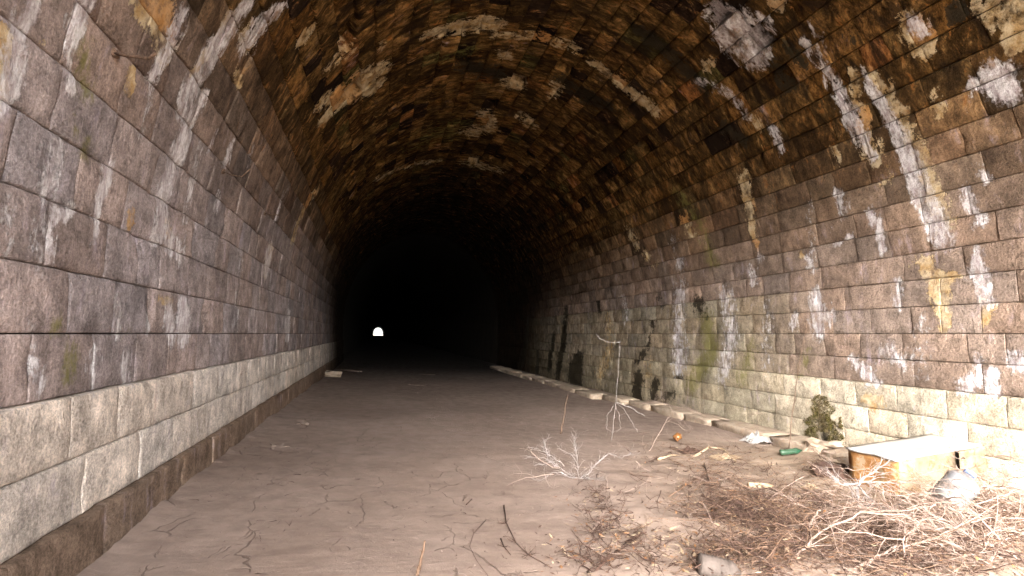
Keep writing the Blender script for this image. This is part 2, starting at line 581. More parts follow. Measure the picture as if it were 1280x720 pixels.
# right wall, lower left of it: pale limy curtain and wet patches
feat('W', 0.8, (850, 360, 16), (848, 400, 18), (850, 455, 22))
feat('W', 0.75, (908, 370, 22), (915, 420, 20), (905, 470, 20))
feat('O', 1.0, (910, 372, 12), (913, 385, 14))
feat('G', 1.0, (882, 400, 30), (890, 440, 30), (865, 480, 30))
feat('G', 0.7, (940, 430, 30), (930, 470, 40))
feat('G', 0.6, (1010, 440, 30), (1000, 470, 30))
feat('G', 0.8, (892, 328, 26), (860, 260, 24), (850, 245, 24))
feat('D', 1.0, (825, 372, 12), (827, 380, 10))
feat('D', 0.9, (815, 400, 10), (812, 428, 10), (800, 450, 12))
feat('D', 0.8, (872, 378, 30), (880, 392, 20))
feat('D', 1.2, (803, 462, 6), (799, 478, 16), (796, 498, 20))
feat('D', 1.0, (822, 478, 12), (818, 500, 10))
feat('D', 1.0, (836, 490, 8), (830, 502, 14))
feat('D', 0.9, (850, 470, 12), (846, 495, 12))
feat('D', 1.3, (724, 452, 18), (720, 470, 30), (722, 486, 22))
feat('D', 1.3, (708, 385, 6), (704, 430, 10), (698, 470, 8))
feat('D', 1.3, (692, 420, 6), (688, 460, 8))
feat('D', 1.2, (660, 400, 6), (656, 440, 10), (650, 462, 8))
feat('D', 1.1, (673, 440, 6), (672, 468, 8))
feat('D', 1.1, (748, 375, 6), (750, 392, 8))
feat('D', 1.0, (865, 445, 8), (868, 452, 10))
feat('O', 0.7, (760, 400, 16), (762, 440, 18), (750, 470, 14))
feat('O', 0.8, (812, 455, 14), (814, 466, 14))
feat('W', 0.7, (779, 372, 6), (782, 400, 8))
# left side calcite runs
feat('W', 1.4, (315, 0, 9), (295, 25, 16), (272, 58, 20), (248, 95, 22), (232, 125, 22), (224, 142, 10))
feat('W', 1.3, (259, 116, 6), (240, 150, 14), (222, 190, 18), (208, 235, 16), (198, 285, 12), (192, 302, 10))
feat('O', 1.0, (290, 18, 10), (262, 60, 10), (240, 90, 10))
feat('W', 1.0, (358, 2, 8), (330, 25, 14), (312, 50, 22))
feat('O', 1.0, (310, 42, 22), (312, 58, 18))
feat('O', 1.3, (392, 34, 8), (382, 48, 12), (374, 56, 8))
feat('O', 1.2, (298, 92, 10), (299, 103, 9))
feat('W', 1.2, (108, -5, 22), (98, 25, 20), (88, 60, 16))
feat('W', 1.2, (48, -4, 22), (28, 35, 22), (26, 70, 22), (12, 108, 30), (0, 130, 30))
feat('O', 1.1, (2, 40, 40), (2, 70, 36), (4, 120, 20))
feat('O', 1.0, (185, -5, 60), (205, 25, 50), (212, 50, 34), (205, 70, 24))
feat('W', 0.9, (225, 20, 20), (215, 55, 20), (190, 95, 12))
feat('O', 1.1, (165, 90, 12), (163, 112, 12), (158, 126, 6))
feat('O', 0.9, (58, 55, 12), (60, 60, 12))
feat('W', 0.9, (82, 80, 14), (88, 105, 20))
feat('W', 0.8, (70, 185, 26), (62, 215, 34), (58, 245, 30))
feat('W', 1.1, (136, 208, 16), (130, 235, 14), (120, 265, 10), (118, 298, 8))
feat('O', 1.4, (162, 248, 6), (165, 268, 11), (164, 284, 6))
feat('W', 1.0, (205, 265, 6), (210, 300, 16), (226, 318, 10))
feat('O', 0.9, (208, 275, 8), (212, 295, 10))
feat('W', 0.8, (60, 260, 16), (62, 300, 10), (58, 330, 8))
feat('W', 1.0, (88, 262, 20), (75, 270, 16))
feat('W', 1.3, (212, 395, 12), (215, 418, 14))
feat('W', 1.3, (228, 380, 10), (230, 400, 16), (230, 418, 14))
feat('O', 1.0, (198, 370, 10), (216, 375, 12))
feat('W', 1.0, (35, 392, 6), (34, 412, 8))
feat('W', 0.7, (40, 445, 14), (50, 480, 24), (42, 500, 10))
feat('W', 0.7, (158, 450, 18), (162, 475, 14))
feat('W', 0.7, (185, 380, 6), (184, 415, 6))
feat('G', 0.9, (90, 440, 30), (85, 470, 30))
feat('G', 0.7, (75, 400, 30), (70, 412, 24))
feat('G', 0.8, (105, 60, 50), (110, 110, 40))
feat('G', 0.6, (110, 190, 40), (95, 160, 30))
feat('G', 0.5, (150, 390, 30), (155, 410, 30))
feat('O', 1.6, (338, 313, 6), (335, 325, 8), (333, 337, 6))
feat('W', 1.5, (338, 313, 5), (335, 325, 7), (333, 337, 5))
feat('W', 1.4, (360, 400, 5), (359, 408, 6), (360, 416, 4))
feat('W', 0.8, (290, 180, 6), (282, 205, 8))
feat('W', 0.9, (272, 160, 4), (262, 185, 5))
feat('W', 0.8, (272, 250, 8), (270, 258, 8))
feat('W', 0.8, (236, 228, 5), (234, 250, 6))
feat('W', 0.6, (316, 185, 5), (312, 205, 5))
feat('W', 0.6, (360, 232, 3), (350, 255, 5), (344, 275, 4))
feat('O', 0.7, (395, 240, 6), (378, 265, 7), (366, 300, 6))
for (pp, stt) in [([(66, 180, 30), (58, 260, 36), (50, 330, 30)], .5), ([(20, 20, 40), (10, 90, 40)], .5), ([(118, 440, 26), (110, 485, 22)], .5),
                  ([(150, 380, 18), (148, 415, 18)], .45), ([(250, 190, 14), (236, 260, 14), (226, 330, 14)], .45), ([(10, 250, 24), (14, 310, 24)], .42),
                  ([(300, 330, 12), (296, 400, 12)], .42), ([(190, 100, 20), (180, 170, 18)], .42), ([(1010, 250, 14), (1016, 340, 14)], .42),
                  ([(1150, 400, 30), (1150, 470, 30)], .42), ([(960, 380, 22), (958, 460, 22)], .42)]:
    feat('W', stt, *pp)
# vault: ochre scars and iron stains
feat('O', 1.5, (403, 150, 8), (425, 128, 14), (447, 112, 18), (470, 108, 14))
feat('O', 0.9, (400, 130, 12), (430, 115, 12), (450, 95, 16), (480, 85, 14))
feat('O', 1.3, (535, 45, 12), (560, 38, 16), (590, 32, 20), (620, 30, 18))
feat('O', 0.7, (620, 45, 12), (680, 48, 16), (720, 60, 14))
feat('O', 1.2, (738, 78, 10), (765, 95, 14), (785, 110, 16), (805, 128, 18), (820, 142, 12))
feat('O', 1.0, (628, 65, 14), (634, 72, 16))
feat('O', 1.1, (640, 105, 18), (648, 108, 14))
feat('O', 0.8, (605, 140, 22), (612, 160, 24), (590, 165, 16))
feat('O', 0.8, (655, 148, 14), (662, 154, 14))
feat('O', 0.7, (700, 105, 20), (690, 120, 18))
feat('O', 0.7, (590, 205, 14), (620, 212, 12))
feat('O', 0.7, (470, 225, 5), (510, 208, 6), (545, 202, 6))
feat('O', 0.9, (477, 55, 6), (475, 62, 8))
feat('O', 1.2, (965, 2, 24), (975, 8, 20))
feat('O', 0.6, (410, 85, 10), (440, 60, 12))
feat('G', 0.6, (560, 70, 20), (590, 60, 20))
feat('G', 0.5, (540, 170, 40), (570, 160, 40))
feat('D', 0.9, (590, 85, 30), (620, 92, 30))
feat('D', 0.9, (700, 100, 24), (740, 125, 30), (760, 130, 20))
feat('D', 1.0, (800, 40, 30), (850, 80, 30), (880, 110, 26))
feat('D', 0.9, (970, 80, 40), (985, 110, 30))
feat('D', 0.9, (905, 160, 26), (930, 175, 20))
feat('D', 0.8, (985, 60, 30), (1010, 80, 24))


def stain_at(y, s):
    out = np.zeros((y.size, 4))
    lo, hi = (y.min(), s.min()), (y.max(), s.max())
    Q = np.stack([y, s], 1)
    for ch, st, P, Wd, a, b in FE:
        if b[0] < lo[0] or a[0] > hi[0] or b[1] < lo[1] or a[1] > hi[1]:
            continue
        best = np.zeros(y.size)
        if len(P) == 1:
            best = 1 - np.linalg.norm(Q - P[0], axis=1) / Wd[0]
        for i in range(len(P) - 1):
            d = P[i + 1] - P[i]
            t = np.clip(((Q - P[i]) @ d) / max(d @ d, 1e-9), 0, 1)
            r = np.linalg.norm(Q - P[i] - t[:, None] * d, axis=1)
            w = Wd[i] * (1 - t) + Wd[i + 1] * t
            best = np.maximum(best, 1 - r / w)
        out[:, ch] = np.maximum(out[:, ch], np.clip(best, 0, 1) * st)
    return np.clip(out, 0, 1)


# ------------------------------------------------------------------ block lining
def col_at(y, s, r):
    """colour of a block from where it sits in the ring and its random number"""
    zr = float(prof(s)[1])
    left = s < L / 2
    h = min(s, L - s)                                    # height along the wall over eye level
    j = (rng.random() - 0.5)
    if left:
        c = np.array([0.330, 0.272, 0.262])
        if h < -STEP * 0.9:
            c = np.array([0.62, 0.54, 0.475])
        if h < -STEP * 3.1:
            c = np.array([0.20, 0.138, 0.100])
    else:
        c = np.array([0.265, 0.195, 0.155])
        if h < -STEP * 1.9:
            c = np.array([0.53, 0.45, 0.345])
            k = float(sstep(y, 7.5, 13))
            c = c * (1 - k) + np.array([0.26, 0.19, 0.13]) * k
        if h < 2.2 * STEP and y > 6.8:
            k = float(sstep(y, 6.8, 9)) * 0.6
            c = c * (1 - k) + np.array([0.30, 0.26, 0.18]) * k
    soot = float(sstep(h, 0.6, 3.4))
    sc = np.array([0.112, 0.060, 0.019]) if rng.random() < 0.85 else np.array([0.110, 0.052, 0.014])
    if h > 3.6:
        q = rng.random()
        if q < 0.12:
            sc = np.array([0.026, 0.014, 0.008])
        elif q < 0.24:
            sc = np.array([0.20, 0.105, 0.034])
        elif q < 0.27:
            sc = np.array([0.26, 0.11, 0.035])
        elif q < 0.31:
            sc = np.array([0.085, 0.062, 0.020])
    c = c * (1 - soot) + sc * soot
    hk = float(sstep(h, 0.0, 2.2))
    deep = float(sstep(y, 17, 26)) * (1 - hk) + float(sstep(y, 12, 24)) * hk                        # darkness of the tunnel's depth mixed into the block colour
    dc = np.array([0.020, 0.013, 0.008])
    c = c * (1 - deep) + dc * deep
    c = c * (1 + j * ((0.14 if h < -STEP * 0.9 else 0.24) + 0.8 * soot))
    hue = (rng.random() - 0.5) * (0.05 if h < -STEP * 0.9 else 0.11)
    return np.array([c[0] * (1 + hue), c[1], c[2] * (1 - hue)])


# joints read off the photograph: course -> x pixels (right wall and left wall), taken at a v inside the course
RJ = {0: (396, [1041, 1088, 1139, 1226]), -1: (432, [1075, 1127, 1209]), -2: (470, [1043, 1089, 1142, 1228]),
      -3: (500, [1072, 1123, 1186, 1261]), -4: (540, [1088, 1138]), 1: (364, [1055, 1125, 1175]),
      2: (335, [1078, 1129, 1205])}
LJ = {0: (385, [87, 188]), -1: (450, [38, 118, 171]), -2: (500, [77, 142, 189, 235]), -3: (560, [95, 167]), 1: (320, [60, 133, 200])}


def joints_for(ci):
    """block ends along one course, MOUTH..30"""
    forced = []
    if ci < 12 and ci in LJ:
        v, us = LJ[ci]
        for u in us:
            # find the point on the wall in that course under this pixel column
            for vv in np.arange(60, 715, 2):
                q = on_wall(u, vv)
                if abs(q[1] - (ci + 0.5) * STEP) < STEP * 0.1:
                    forced.append(float(q[0]))
                    break
    rc = NC - 1 - ci
    if rc < 12 and rc in RJ:
        v, us = RJ[rc]
        for u in us:
            for vv in np.arange(60, 715, 1):
                q = on_wall(u, vv)
                if abs(L - q[1] - (rc + 0.5) * STEP) < STEP * 0.1:
                    forced.append(float(q[0]))
                    break
    forced = sorted(forced)
    ys = [MOUTH]
    while ys[-1] < 30:
        nxt = [f for f in forced if f > ys[-1] + 0.05]
        ln = rng.uniform(0.30, 0.62) if min(ci, NC - 1 - ci) > 9 else rng.uniform(0.46, 0.82)
        if min(ci, NC - 1 - ci) < -1:
            ln = rng.uniform(0.55, 0.95)
        if nxt and ys[-1] + ln > nxt[0] - 0.3:
            ys.append(nxt[0] if nxt[0] - ys[-1] < 1.2 else (ys[-1] + nxt[0]) / 2)
        else:
            ys.append(ys[-1] + ln)
    return ys


def block(y0, y1, s0, s1, push, depth, rough, gx, gy, col, r, tilt):
    """one dressed block: displaced front face, rounded arrises, sides running back into the wall"""
    gj, gb = 0.0012, 0.0035
    y0, y1, s0, s1 = y0 + gj, y1 - gj, s0 + gb, s1 - gb
    ey, es = 0.012, 0.011
    cy_ = np.r_[y0, np.linspace(y0 + ey, y1 - ey, gx), y1]
    cs_ = np.r_[s0, np.linspace(s0 + es, s1 - es, gy), s1]
    Y, S = np.meshgrid(cy_, cs_)
    nx, ny = len(cy_), len(cs_)
    Yf, Sf = Y.ravel().copy(), S.ravel().copy()
    edge = np.zeros((ny, nx), bool)
    edge[0, :] = edge[-1, :] = edge[:, 0] = edge[:, -1] = True
    edge = edge.ravel()
    D = np.empty(Yf.size)
    for i in range(Yf.size):
        D[i] = noise.fractal((Yf[i] * 3.1 + r * 40, Sf[i] * 3.1, r * 9), 0.9, 2.0, 4) * rough
    # chipped corners and arrises
    dy = np.minimum(Yf - y0, y1 - Yf)
    ds = np.minimum(Sf - s0, s1 - Sf)
    near = np.minimum(dy, ds)
    chip = np.array([max(0.0, noise.noise((Yf[i] * 6, Sf[i] * 6, 3.3)) - 0.05) for i in range(Yf.size)])
    D -= np.where(near < 0.06, chip * (0.02 + rough * 2), 0)
    D += tilt[0] * (Yf - (y0 + y1) / 2) + tilt[1] * (Sf - (s0 + s1) / 2)
    D = D + push
    er = np.zeros((ny, nx)); er[:, 0] = er[:, -1] = 0.003; er[0, :] = er[-1, :] = 0.0075 if s1 < 8 * STEP or s0 > L - 8 * STEP else 0.020
    D -= er.ravel()
    x, z = prof(Sf, D)
    V = np.stack([x, Yf, z + CZ], 1)
    # back ring
    idx = np.arange(nx * ny).reshape(ny, nx)
    ring = np.r_[idx[0, :-1], idx[:-1, -1], idx[-1, :0:-1], idx[:0:-1, 0]]
    bx, bz = prof(Sf[ring], np.full(ring.size, -depth))
    Vb = np.stack([bx, Yf[ring], bz + CZ], 1)
    n = nx * ny
    a = idx[:-1, :-1].ravel()
    fr = np.stack([a, a + nx, a + nx + 1, a + 1], 1)
    k = np.arange(ring.size)
    k2 = (k + 1) % ring.size
    sd = np.stack([ring[k], ring[k2], n + k2, n + k], 1)
    st = stain_at(np.r_[Yf, Yf[ring]], np.r_[Sf, Sf[ring]])
    return np.r_[V, Vb], np.r_[fr, sd], st, np.r_[col, r]


def mesh_of(name, blocks, mat, origin):
    vs, fs, st, bc = [], [], [], []
    off = 0
    for V, Fc, S_, c in blocks:
        vs.append(V - origin)
        fs.append(Fc + off)
        st.append(S_)
        bc.append(np.tile(c, (len(V), 1)))
        off += len(V)
    V, Fc, S_, B = np.concatenate(vs), np.concatenate(fs), np.concatenate(st), np.concatenate(bc)
    me = bpy.data.meshes.new(name)
    me.vertices.add(len(V))
    me.vertices.foreach_set('co', V.astype(np.float32).ravel())
    me.loops.add(Fc.size)
    me.loops.foreach_set('vertex_index', Fc.astype(np.int32).ravel())
    me.polygons.add(len(Fc))
    me.polygons.foreach_set('loop_start', np.arange(0, Fc.size, 4, dtype=np.int32))
    me.polygons.foreach_set('use_smooth', np.ones(len(Fc), bool))
    for nm, arr in (('base', B), ('stain', S_)):
        a = me.attributes.new(nm, 'FLOAT_COLOR', 'POINT')
        a.data.foreach_set('color', arr.astype(np.float32).ravel())
    me.update()
    me.validate()
    me.materials.append(mat)
    return me


CI0, CI1 = -6, NC + 6
# (name, first course, last course, push of lower courses)
HL = 6
HV = 14
GROUPS = [('left_wall', CI0, HL), ('left_haunch', HL, HV), ('vault_crown', HV, NC - HV),
          ('right_haunch', NC - HV, NC - HL), ('right_wall', NC - HL, CI1)]
STRUCT_LABEL = {}
for gname, c0, c1 in GROUPS:
    items = []
    for ci in range(c0, c1):
        ys = joints_for(ci)
        s0, s1 = ci * STEP, (ci + 1) * STEP
        lz = min(ci, NC - 1 - ci)
        left = ci < NC / 2
        crown = 1 if lz > 10 else 0
        for y0, y1 in zip(ys[:-1], ys[1:]):
            ym, smid = (y0 + y1) / 2, (s0 + s1) / 2
            r = rng.random()
            push = (rng.random() - 0.5) * (0.008 if lz < 6 else 0.02)
            rough = (0.006 if lz < -1 else 0.009) if lz < 6 else 0.014
            if lz < -1 and left:
                push += 0.045
            if lz < -3 and left:
                push += 0.05
            if lz < -2 and not left:
                push += 0.045
            if crown:
                rough = 0.022
                push += (rng.random() - 0.5) * 0.045
                q = rng.random()
                if q < 0.05 and ym > 6:
                    push -= 0.20
            tl = ((rng.random() - 0.5) * 0.02 * (1 + 2 * crown), (rng.random() - 0.5) * 0.03 * (1 + 2 * crown))
            x, z = prof(smid)
            dpt = x * sy + ym * cy
            px_h = F * STEP / max(dpt, 0.5)
            gx = 9 if dpt < 6 else (6 if dpt < 11 else 3)
            gy = 6 if dpt < 6 else (4 if dpt < 11 else 3)
            # share of the picture
            c_ = np.array([x, ym, z])
            dist = np.linalg.norm(c_)
            tx, tz = np.interp(smid, PS, _tx), np.interp(smid, PS, _tz)
            nrm = np.array([tz, 0, -tx])
            share = (y1 - y0) * STEP * abs(nrm @ c_) / dist ** 3
            fx = (x * cy - ym * sy)
            fz = dpt
            u = 640 + F * fx / max(fz, 0.1)
            v = VY - F * z / max(fz, 0.1)
            vis = fz > 0.3 and -40 < u < 1320 and -40 < v < 760 and z + CZ > -0.15
            if z + CZ < -0.35:
                continue
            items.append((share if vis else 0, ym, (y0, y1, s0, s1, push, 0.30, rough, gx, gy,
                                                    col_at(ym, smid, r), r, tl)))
    items.sort(key=lambda t: -t[0])
    root = empty(gname, (0, 0, 0))
    tag(root, kind='structure')
    singles = [it for it in items[:296] if it[0] > 0]
    rest = items[len(singles):]
    pname = 'stone_block'
    for it in singles:
        b = block(*it[2])
        org = b[0].mean(0)
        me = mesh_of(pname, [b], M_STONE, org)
        o = bpy.data.objects.new(pname, me)
        C.objects.link(o)
        o.location = org
        o.parent = root
    if rest:
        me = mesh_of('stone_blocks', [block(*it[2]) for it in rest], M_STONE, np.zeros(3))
        o = bpy.data.objects.new('stone_blocks', me)
        C.objects.link(o)
        o.parent = root
        o['kind'] = 'stuff'

# mortar bed behind the blocks, and the plain dark lining that goes on to the far mouth
ss = np.linspace(-2.3, L + 2.3, 90)


def shell(name, ya, push, col):
    V, Fc = [], []
    for k, y in enumerate(ya):
        x, z = prof(ss, push if k or ya[0] < 0 else -0.45)
        V += [(x[i], y, z[i] + CZ) for i in range(len(ss))]
    n = len(ss)
    for j in range(len(ya) - 1):
        for i in range(n - 1):
            Fc.append((j * n + i, j * n + n + i, j * n + n + i + 1, j * n + i + 1))
    return obj(name, V, Fc, col)


tag(shell('mortar_bed', [MOUTH, 15, 31], -0.32, M_MORTAR), kind='structure')
M_FARL = simple('darkened_lining', (0.010, 0.007, 0.004), (0.024, 0.016, 0.010), 1.6, 0.95, 0.05)  # near-black colour carries the painted darkness on to the exit
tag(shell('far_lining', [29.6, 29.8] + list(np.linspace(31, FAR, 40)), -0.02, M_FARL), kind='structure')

# headwalls round both mouths, with the tunnel opening left free
for nm, yy, d in (('near_headwall', MOUTH - 0.02, -1), ('far_headwall', FAR, 1)):
    V, Fc = [], []
    x, z = prof(ss, 0.0)
    n = len(ss)
    for yk in (yy, yy + d * 0.9):
        V += [(x[i], yk, z[i] + CZ) for i in range(n)]
    for yk in (yy, yy + d * 0.9):
        for i in range(n):
            t = ss[i] / L
            if t < 0.28:
                V.append((-15, yk, z[i] + CZ if t < 0.02 else CZ + z[i]))
            elif t > 0.72:
                V.append((21, yk, z[i] + CZ))
            else:
                V.append((x[i] * 1.0 + (x[i] - XC) * 1.2, yk, 12))
    for i in range(n - 1):
        Fc += [(i, i + 1, n + i + 1, n + i), (n + i, n + i + 1, 3 * n + i + 1, 3 * n + i), (i, i + 1, 2 * n + i + 1, 2 * n + i)]
    tag(obj(nm, V, Fc, simple(nm + '_stone', (0.24, 0.19, 0.15), (0.36, 0.30, 0.24), 3), smooth=False), kind='structure')

# ------------------------------------------------------------------ mud floor
xs = np.concatenate([np.arange(-WL - 0.1, WR + 0.15, 0.05)])
ysf = np.concatenate([np.arange(-3.1, 2.0, 0.2), np.arange(2.0, 9.0, 0.045), np.arange(9.0, 16, 0.1), np.arange(16, 40, 0.5), np.arange(40, FAR + 2, 8.0)])
X, Y = np.meshgrid(xs, ysf)
Z = mud_z(X, Y)
rip = np.zeros_like(Z)
for j in range(Y.shape[0]):
    if Y[j, 0] > 16:
        break
    for i in range(X.shape[1]):
        rip[j, i] = noise.fractal((X[j, i] * 1.5, Y[j, i] * 2.6, 0), 0.8, 2.1, 5)
rough_zone = sstep(X - (0.9 + 0.55 * (Y - 3.7)), 0.0, 1.6) * (1 - sstep(Y, 6.5, 9))
Z = Z + np.exp(-((X + 1.64) / 0.10) ** 2) * (0.022 + 0.02 * rip) * (Y < 16)
Z = Z + rip * (0.007 + 0.030 * rough_zone)
nv, nu = X.shape
V = np.stack([X.ravel(), Y.ravel(), Z.ravel()], 1)
a = (np.arange(nv * nu).reshape(nv, nu)[:-1, :-1]).ravel()
Fc = np.stack([a, a + 1, a + nu + 1, a + nu], 1)
zone = np.zeros((V.shape[0], 4))
zone[:, 0] = np.clip(sstep(X, 3.0, 6.5) * (1 - sstep(Y, 6, 9)) * 0.8 + 0.25 * rough_zone, 0, 1).ravel()
zone[:, 1] = ((1 - rough_zone) * (0.35 + 0.65 * (1 - sstep(X, 0.0, 3.0)))).ravel()
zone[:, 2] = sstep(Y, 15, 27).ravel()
zone[:, 3] = 1
me = bpy.data.meshes.new('mud_floor')
me.vertices.add(len(V))
me.vertices.foreach_set('co', V.astype(np.float32).ravel())
me.loops.add(Fc.size)
me.loops.foreach_set('vertex_index', Fc.astype(np.int32).ravel())
me.polygons.add(len(Fc))
me.polygons.foreach_set('loop_start', np.arange(0, Fc.size, 4, dtype=np.int32))
me.polygons.foreach_set('use_smooth', np.ones(len(Fc), bool))
at_ = me.attributes.new('zone', 'FLOAT_COLOR', 'POINT')
at_.data.foreach_set('color', zone.astype(np.float32).ravel())
me.update()
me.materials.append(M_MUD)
mud = bpy.data.objects.new('mud_floor', me)
C.objects.link(mud)
tag(mud, kind='structure')

# open ground outside the two mouths
for nm, ya, yb in (('ground', -400, MOUTH - 0.02), ('ground', FAR + 0.1, FAR + 900)):
    g = 24
    V = [(-300 + 600 * i / g, ya + (yb - ya) * j / g, -0.10 if nm else 0) for j in range(g + 1) for i in range(g + 1)]
    Fc = [(j * (g + 1) + i, j * (g + 1) + i + 1, (j + 1) * (g + 1) + i + 1, (j + 1) * (g + 1) + i) for j in range(g) for i in range(g)]
    tag(obj(nm, V, Fc, M_GRASSY), kind='structure')

# ------------------------------------------------------------------ kerb of rough stones along the right wall
def rough_box(cx, cy_, cz, lx, ly, lz, seed, rot=0.0, amp=0.12, n=(4, 3, 3), tilt=0.0):
    """an irregular stone: subdivided box pushed about by noise"""
    import bmesh
    bm = bmesh.new()
    bmesh.ops.create_cube(bm, size=1)
    bmesh.ops.subdivide_edges(bm, edges=bm.edges[:], cuts=4, use_grid_fill=True)
    mt = Matrix.Translation((cx, cy_, cz)) @ Matrix.Rotation(rot, 4, 'Z') @ Matrix.Rotation(tilt, 4, 'Y')
    for v in bm.verts:
        p = v.co.copy()
        k = 1 - 0.03 * (abs(p.x) + abs(p.y) + abs(p.z) > 1.3)
        q = Vector((p.x * lx * k * (1 - 0.09 * abs(2 * p.y) ** 6), p.y * ly * k, p.z * lz * k * (1 - 0.1 * abs(2 * p.y) ** 6)))
        nz = noise.noise_vector((p.x * 2 + seed, p.y * 2 + seed * 1.7, p.z * 2))
        q += Vector((nz.x * lx, nz.y * ly, nz.z * lz)) * amp
        q += noise.noise_vector((q.x * 9 + seed, q.y * 9, q.z * 9)) * min(lx, ly, lz) * 0.10
        v.co = mt @ q
    vs = [tuple(v.co) for v in bm.verts]
    fs = [tuple(v.index for v in f.verts) for f in bm.faces]
    bm.free()
    return vs, fs


kerb = empty('stone_kerb', (6.7, 4, 0.05))
tag(kerb, 'low kerb of worn pale stones along the foot of the right wall', 'kerb')
y = 3.4
i = 0
while y < 27:
    ln = random.uniform(0.8, 1.7)
    if True:
        wd = random.uniform(0.56, 0.64)
        xx = 6.98 - wd / 2 + random.uniform(-0.015, 0.015) - 0.55 * float(sstep(y, 11, 14))
        top = 0.15 + random.uniform(-0.015, 0.02)
        vs, fs = rough_box(xx, y + ln / 2, top - 0.12, wd, ln * 1.03, 0.24, i * 3.1, random.uniform(-0.02, 0.02), 0.06)
        obj('stone', vs, fs, M_KERB, kerb, loc=(xx, y + ln / 2, top - 0.12))
    y += ln
    i += 1

# half buried stones by the left wall
for k, (u, v, sx, sy2, sz, lab) in enumerate([
        (411, 470, 0.75, 0.9, 0.34, 'pale squared stone at the foot of the left wall far inside'),
        (376, 527, 0.22, 0.5, 0.12, 'whitish stone breaking the mud beside the left wall gutter'),
        (348, 558, 0.20, 0.34, 0.10, 'small flat pale stone sunk in mud, closest to the left wall base'),
        (435, 463, 0.3, 1.6, 0.15, 'long low stone in the mud beyond the squared pale stone'),
        (520, 481, 0.3, 0.5, 0.09, 'small dark-edged stone lying alone in mid tunnel mud'),
        (530, 468, 0.4, 0.9, 0.08, 'flat stone farthest out on the mid tunnel mud')]):
    p = on_mud(u, v)
    vs, fs = rough_box(p.x, p.y, p.z - sz * (0.05 if k == 0 else 0.40), sx, sy2, sz, k * 5.3 + 1, 0.2 * k, 0.26)
    tag(obj('stone', vs, fs, M_KERB if k == 0 else M_SILTY, loc=p, smooth=False), lab, 'stone')
for k, (u, v, sx, sy2, sz, lab) in enumerate([
        (1042, 594, 0.34, 0.32, 0.16, 'wide brown broken rock tucked under the left end of the rusty box'),
        (1030, 567, 0.50, 0.40, 0.22, 'cream block with yellow stains against the kerb left of the rusty box'),
        (1215, 592, 0.34, 0.30, 0.34, 'rounded white lump behind the rusty box near the wall')]):
    p = on_mud(u, v)
    vs, fs = rough_box(p.x, p.y, p.z + sz * 0.3, sx, sy2, sz, k * 7.3 + 2, 0.4 * k + 0.2, 0.34)
    tag(obj('rock', vs, fs, [M_TWIG_DARK, M_KERB, M_WHITE_PLASTIC][k], loc=p, smooth=False), lab, 'rock')

# ------------------------------------------------------------------ the rusty box
# front-left bottom edge on the mud, long side running away along the wall
pf = on_mud(1128, 618)
dep = depth_of(pf)
A0 = at(1122, 574, dep)                  # near top corner
A1 = at(1060, 560, dep + 0.55)           # left top corner
A2 = at(1166, 530, dep + 1.15)           # far top corner
A2.z = (A0.z + A1.z) / 2 + 0.06
A1.z = A0.z + 0.01
A3 = A0 + (A2 - A1)
hgt = A0.z - pf.z + 0.08
box = empty('metal_box', (pf.x, pf.y, pf.z))
tag(box, 'discarded metal box with white top and rusty orange end, half buried in brush', 'box')


def slab_faces(tops, drop, out=0.0, n=8, dent=0.03, seed=0):
    """grid panel between two top corners and the same corners dropped, dented by noise"""
    a, b = tops
    V, Fc = [], []
    nrm = (b - a).cross(Vector((0, 0, 1))).normalized()
    m = n
    for sgn in (0, 1):
        for j in range(m + 1):
            for i in range(n + 1):
                t, w = i / n, j / m
                p = a.lerp(b, t) - Vector((0, 0, drop * w))
                e = min(t, 1 - t, w, 1 - w) * 4
                p += nrm * (out + noise.noise((t * 3 + seed, w * 3, seed)) * dent * min(1, e) - sgn * 0.012)
                V.append(tuple(p))
    q = (n + 1) * (m + 1)
    for j in range(m):
        for i in range(n):
            k = j * (n + 1) + i
            Fc += [(k, k + 1, k + n + 2, k + n + 1), (q + k, q + k + n + 1, q + k + n + 2, q + k + 1)]
    for i in range(n):
        Fc += [(i, q + i, q + i + 1, i + 1), (m * (n + 1) + i, m * (n + 1) + i + 1, q + m * (n + 1) + i + 1, q + m * (n + 1) + i)]
    for j in range(m):
        k = j * (n + 1)
        Fc += [(k, k + n + 1, q + k + n + 1, q + k), (k + n, q + k + n, q + k + 2 * n + 1, k + 2 * n + 1)]
    return V, Fc


# top sheet, a thin slab slightly overhanging
top = MB()
nx = 10
for sgn in (0, 1):
    for j in range(nx + 1):
        for i in range(nx + 1):
            t, w = i / nx, j / nx
            p = A1.lerp(A0, t).lerp(A2.lerp(A3, t), w)
            c = (A0 + A1 + A2 + A3) / 4
            p = c + (p - c) * 1.03
            p.z += noise.noise((t * 2.5, w * 2.5, 4)) * 0.015 - sgn * 0.022
            top.v.append(tuple(p))
q = (nx + 1) ** 2
for j in range(nx):
    for i in range(nx):
        k = j * (nx + 1) + i
        top.f += [(k, k + 1, k + nx + 2, k + nx + 1), (q + k, q + k + nx + 1, q + k + nx + 2, q + k + 1)]
for i in range(nx):
    k = nx * (nx + 1) + i
    top.f += [(i, q + i, q + i + 1, i + 1), (k, k + 1, q + k + 1, q + k)]
    k = i * (nx + 1)
    top.f += [(k, k + nx + 1, q + k + nx + 1, q + k), (k + nx, q + k + nx, q + k + 2 * nx + 1, k + 2 * nx + 1)]
top.build('top_panel', M_ENAMEL, box, loc=A0)
dn = Vector((0, 0, 0.024))
v_, f_ = slab_faces((A1 - dn, A0 - dn), hgt, 0, 8, 0.03, 2.0)
tag(obj('end_panel', v_, f_, M_RUST, box, loc=A0), 'rusty orange end panel')
mid = A0.lerp(A3, 0.62)
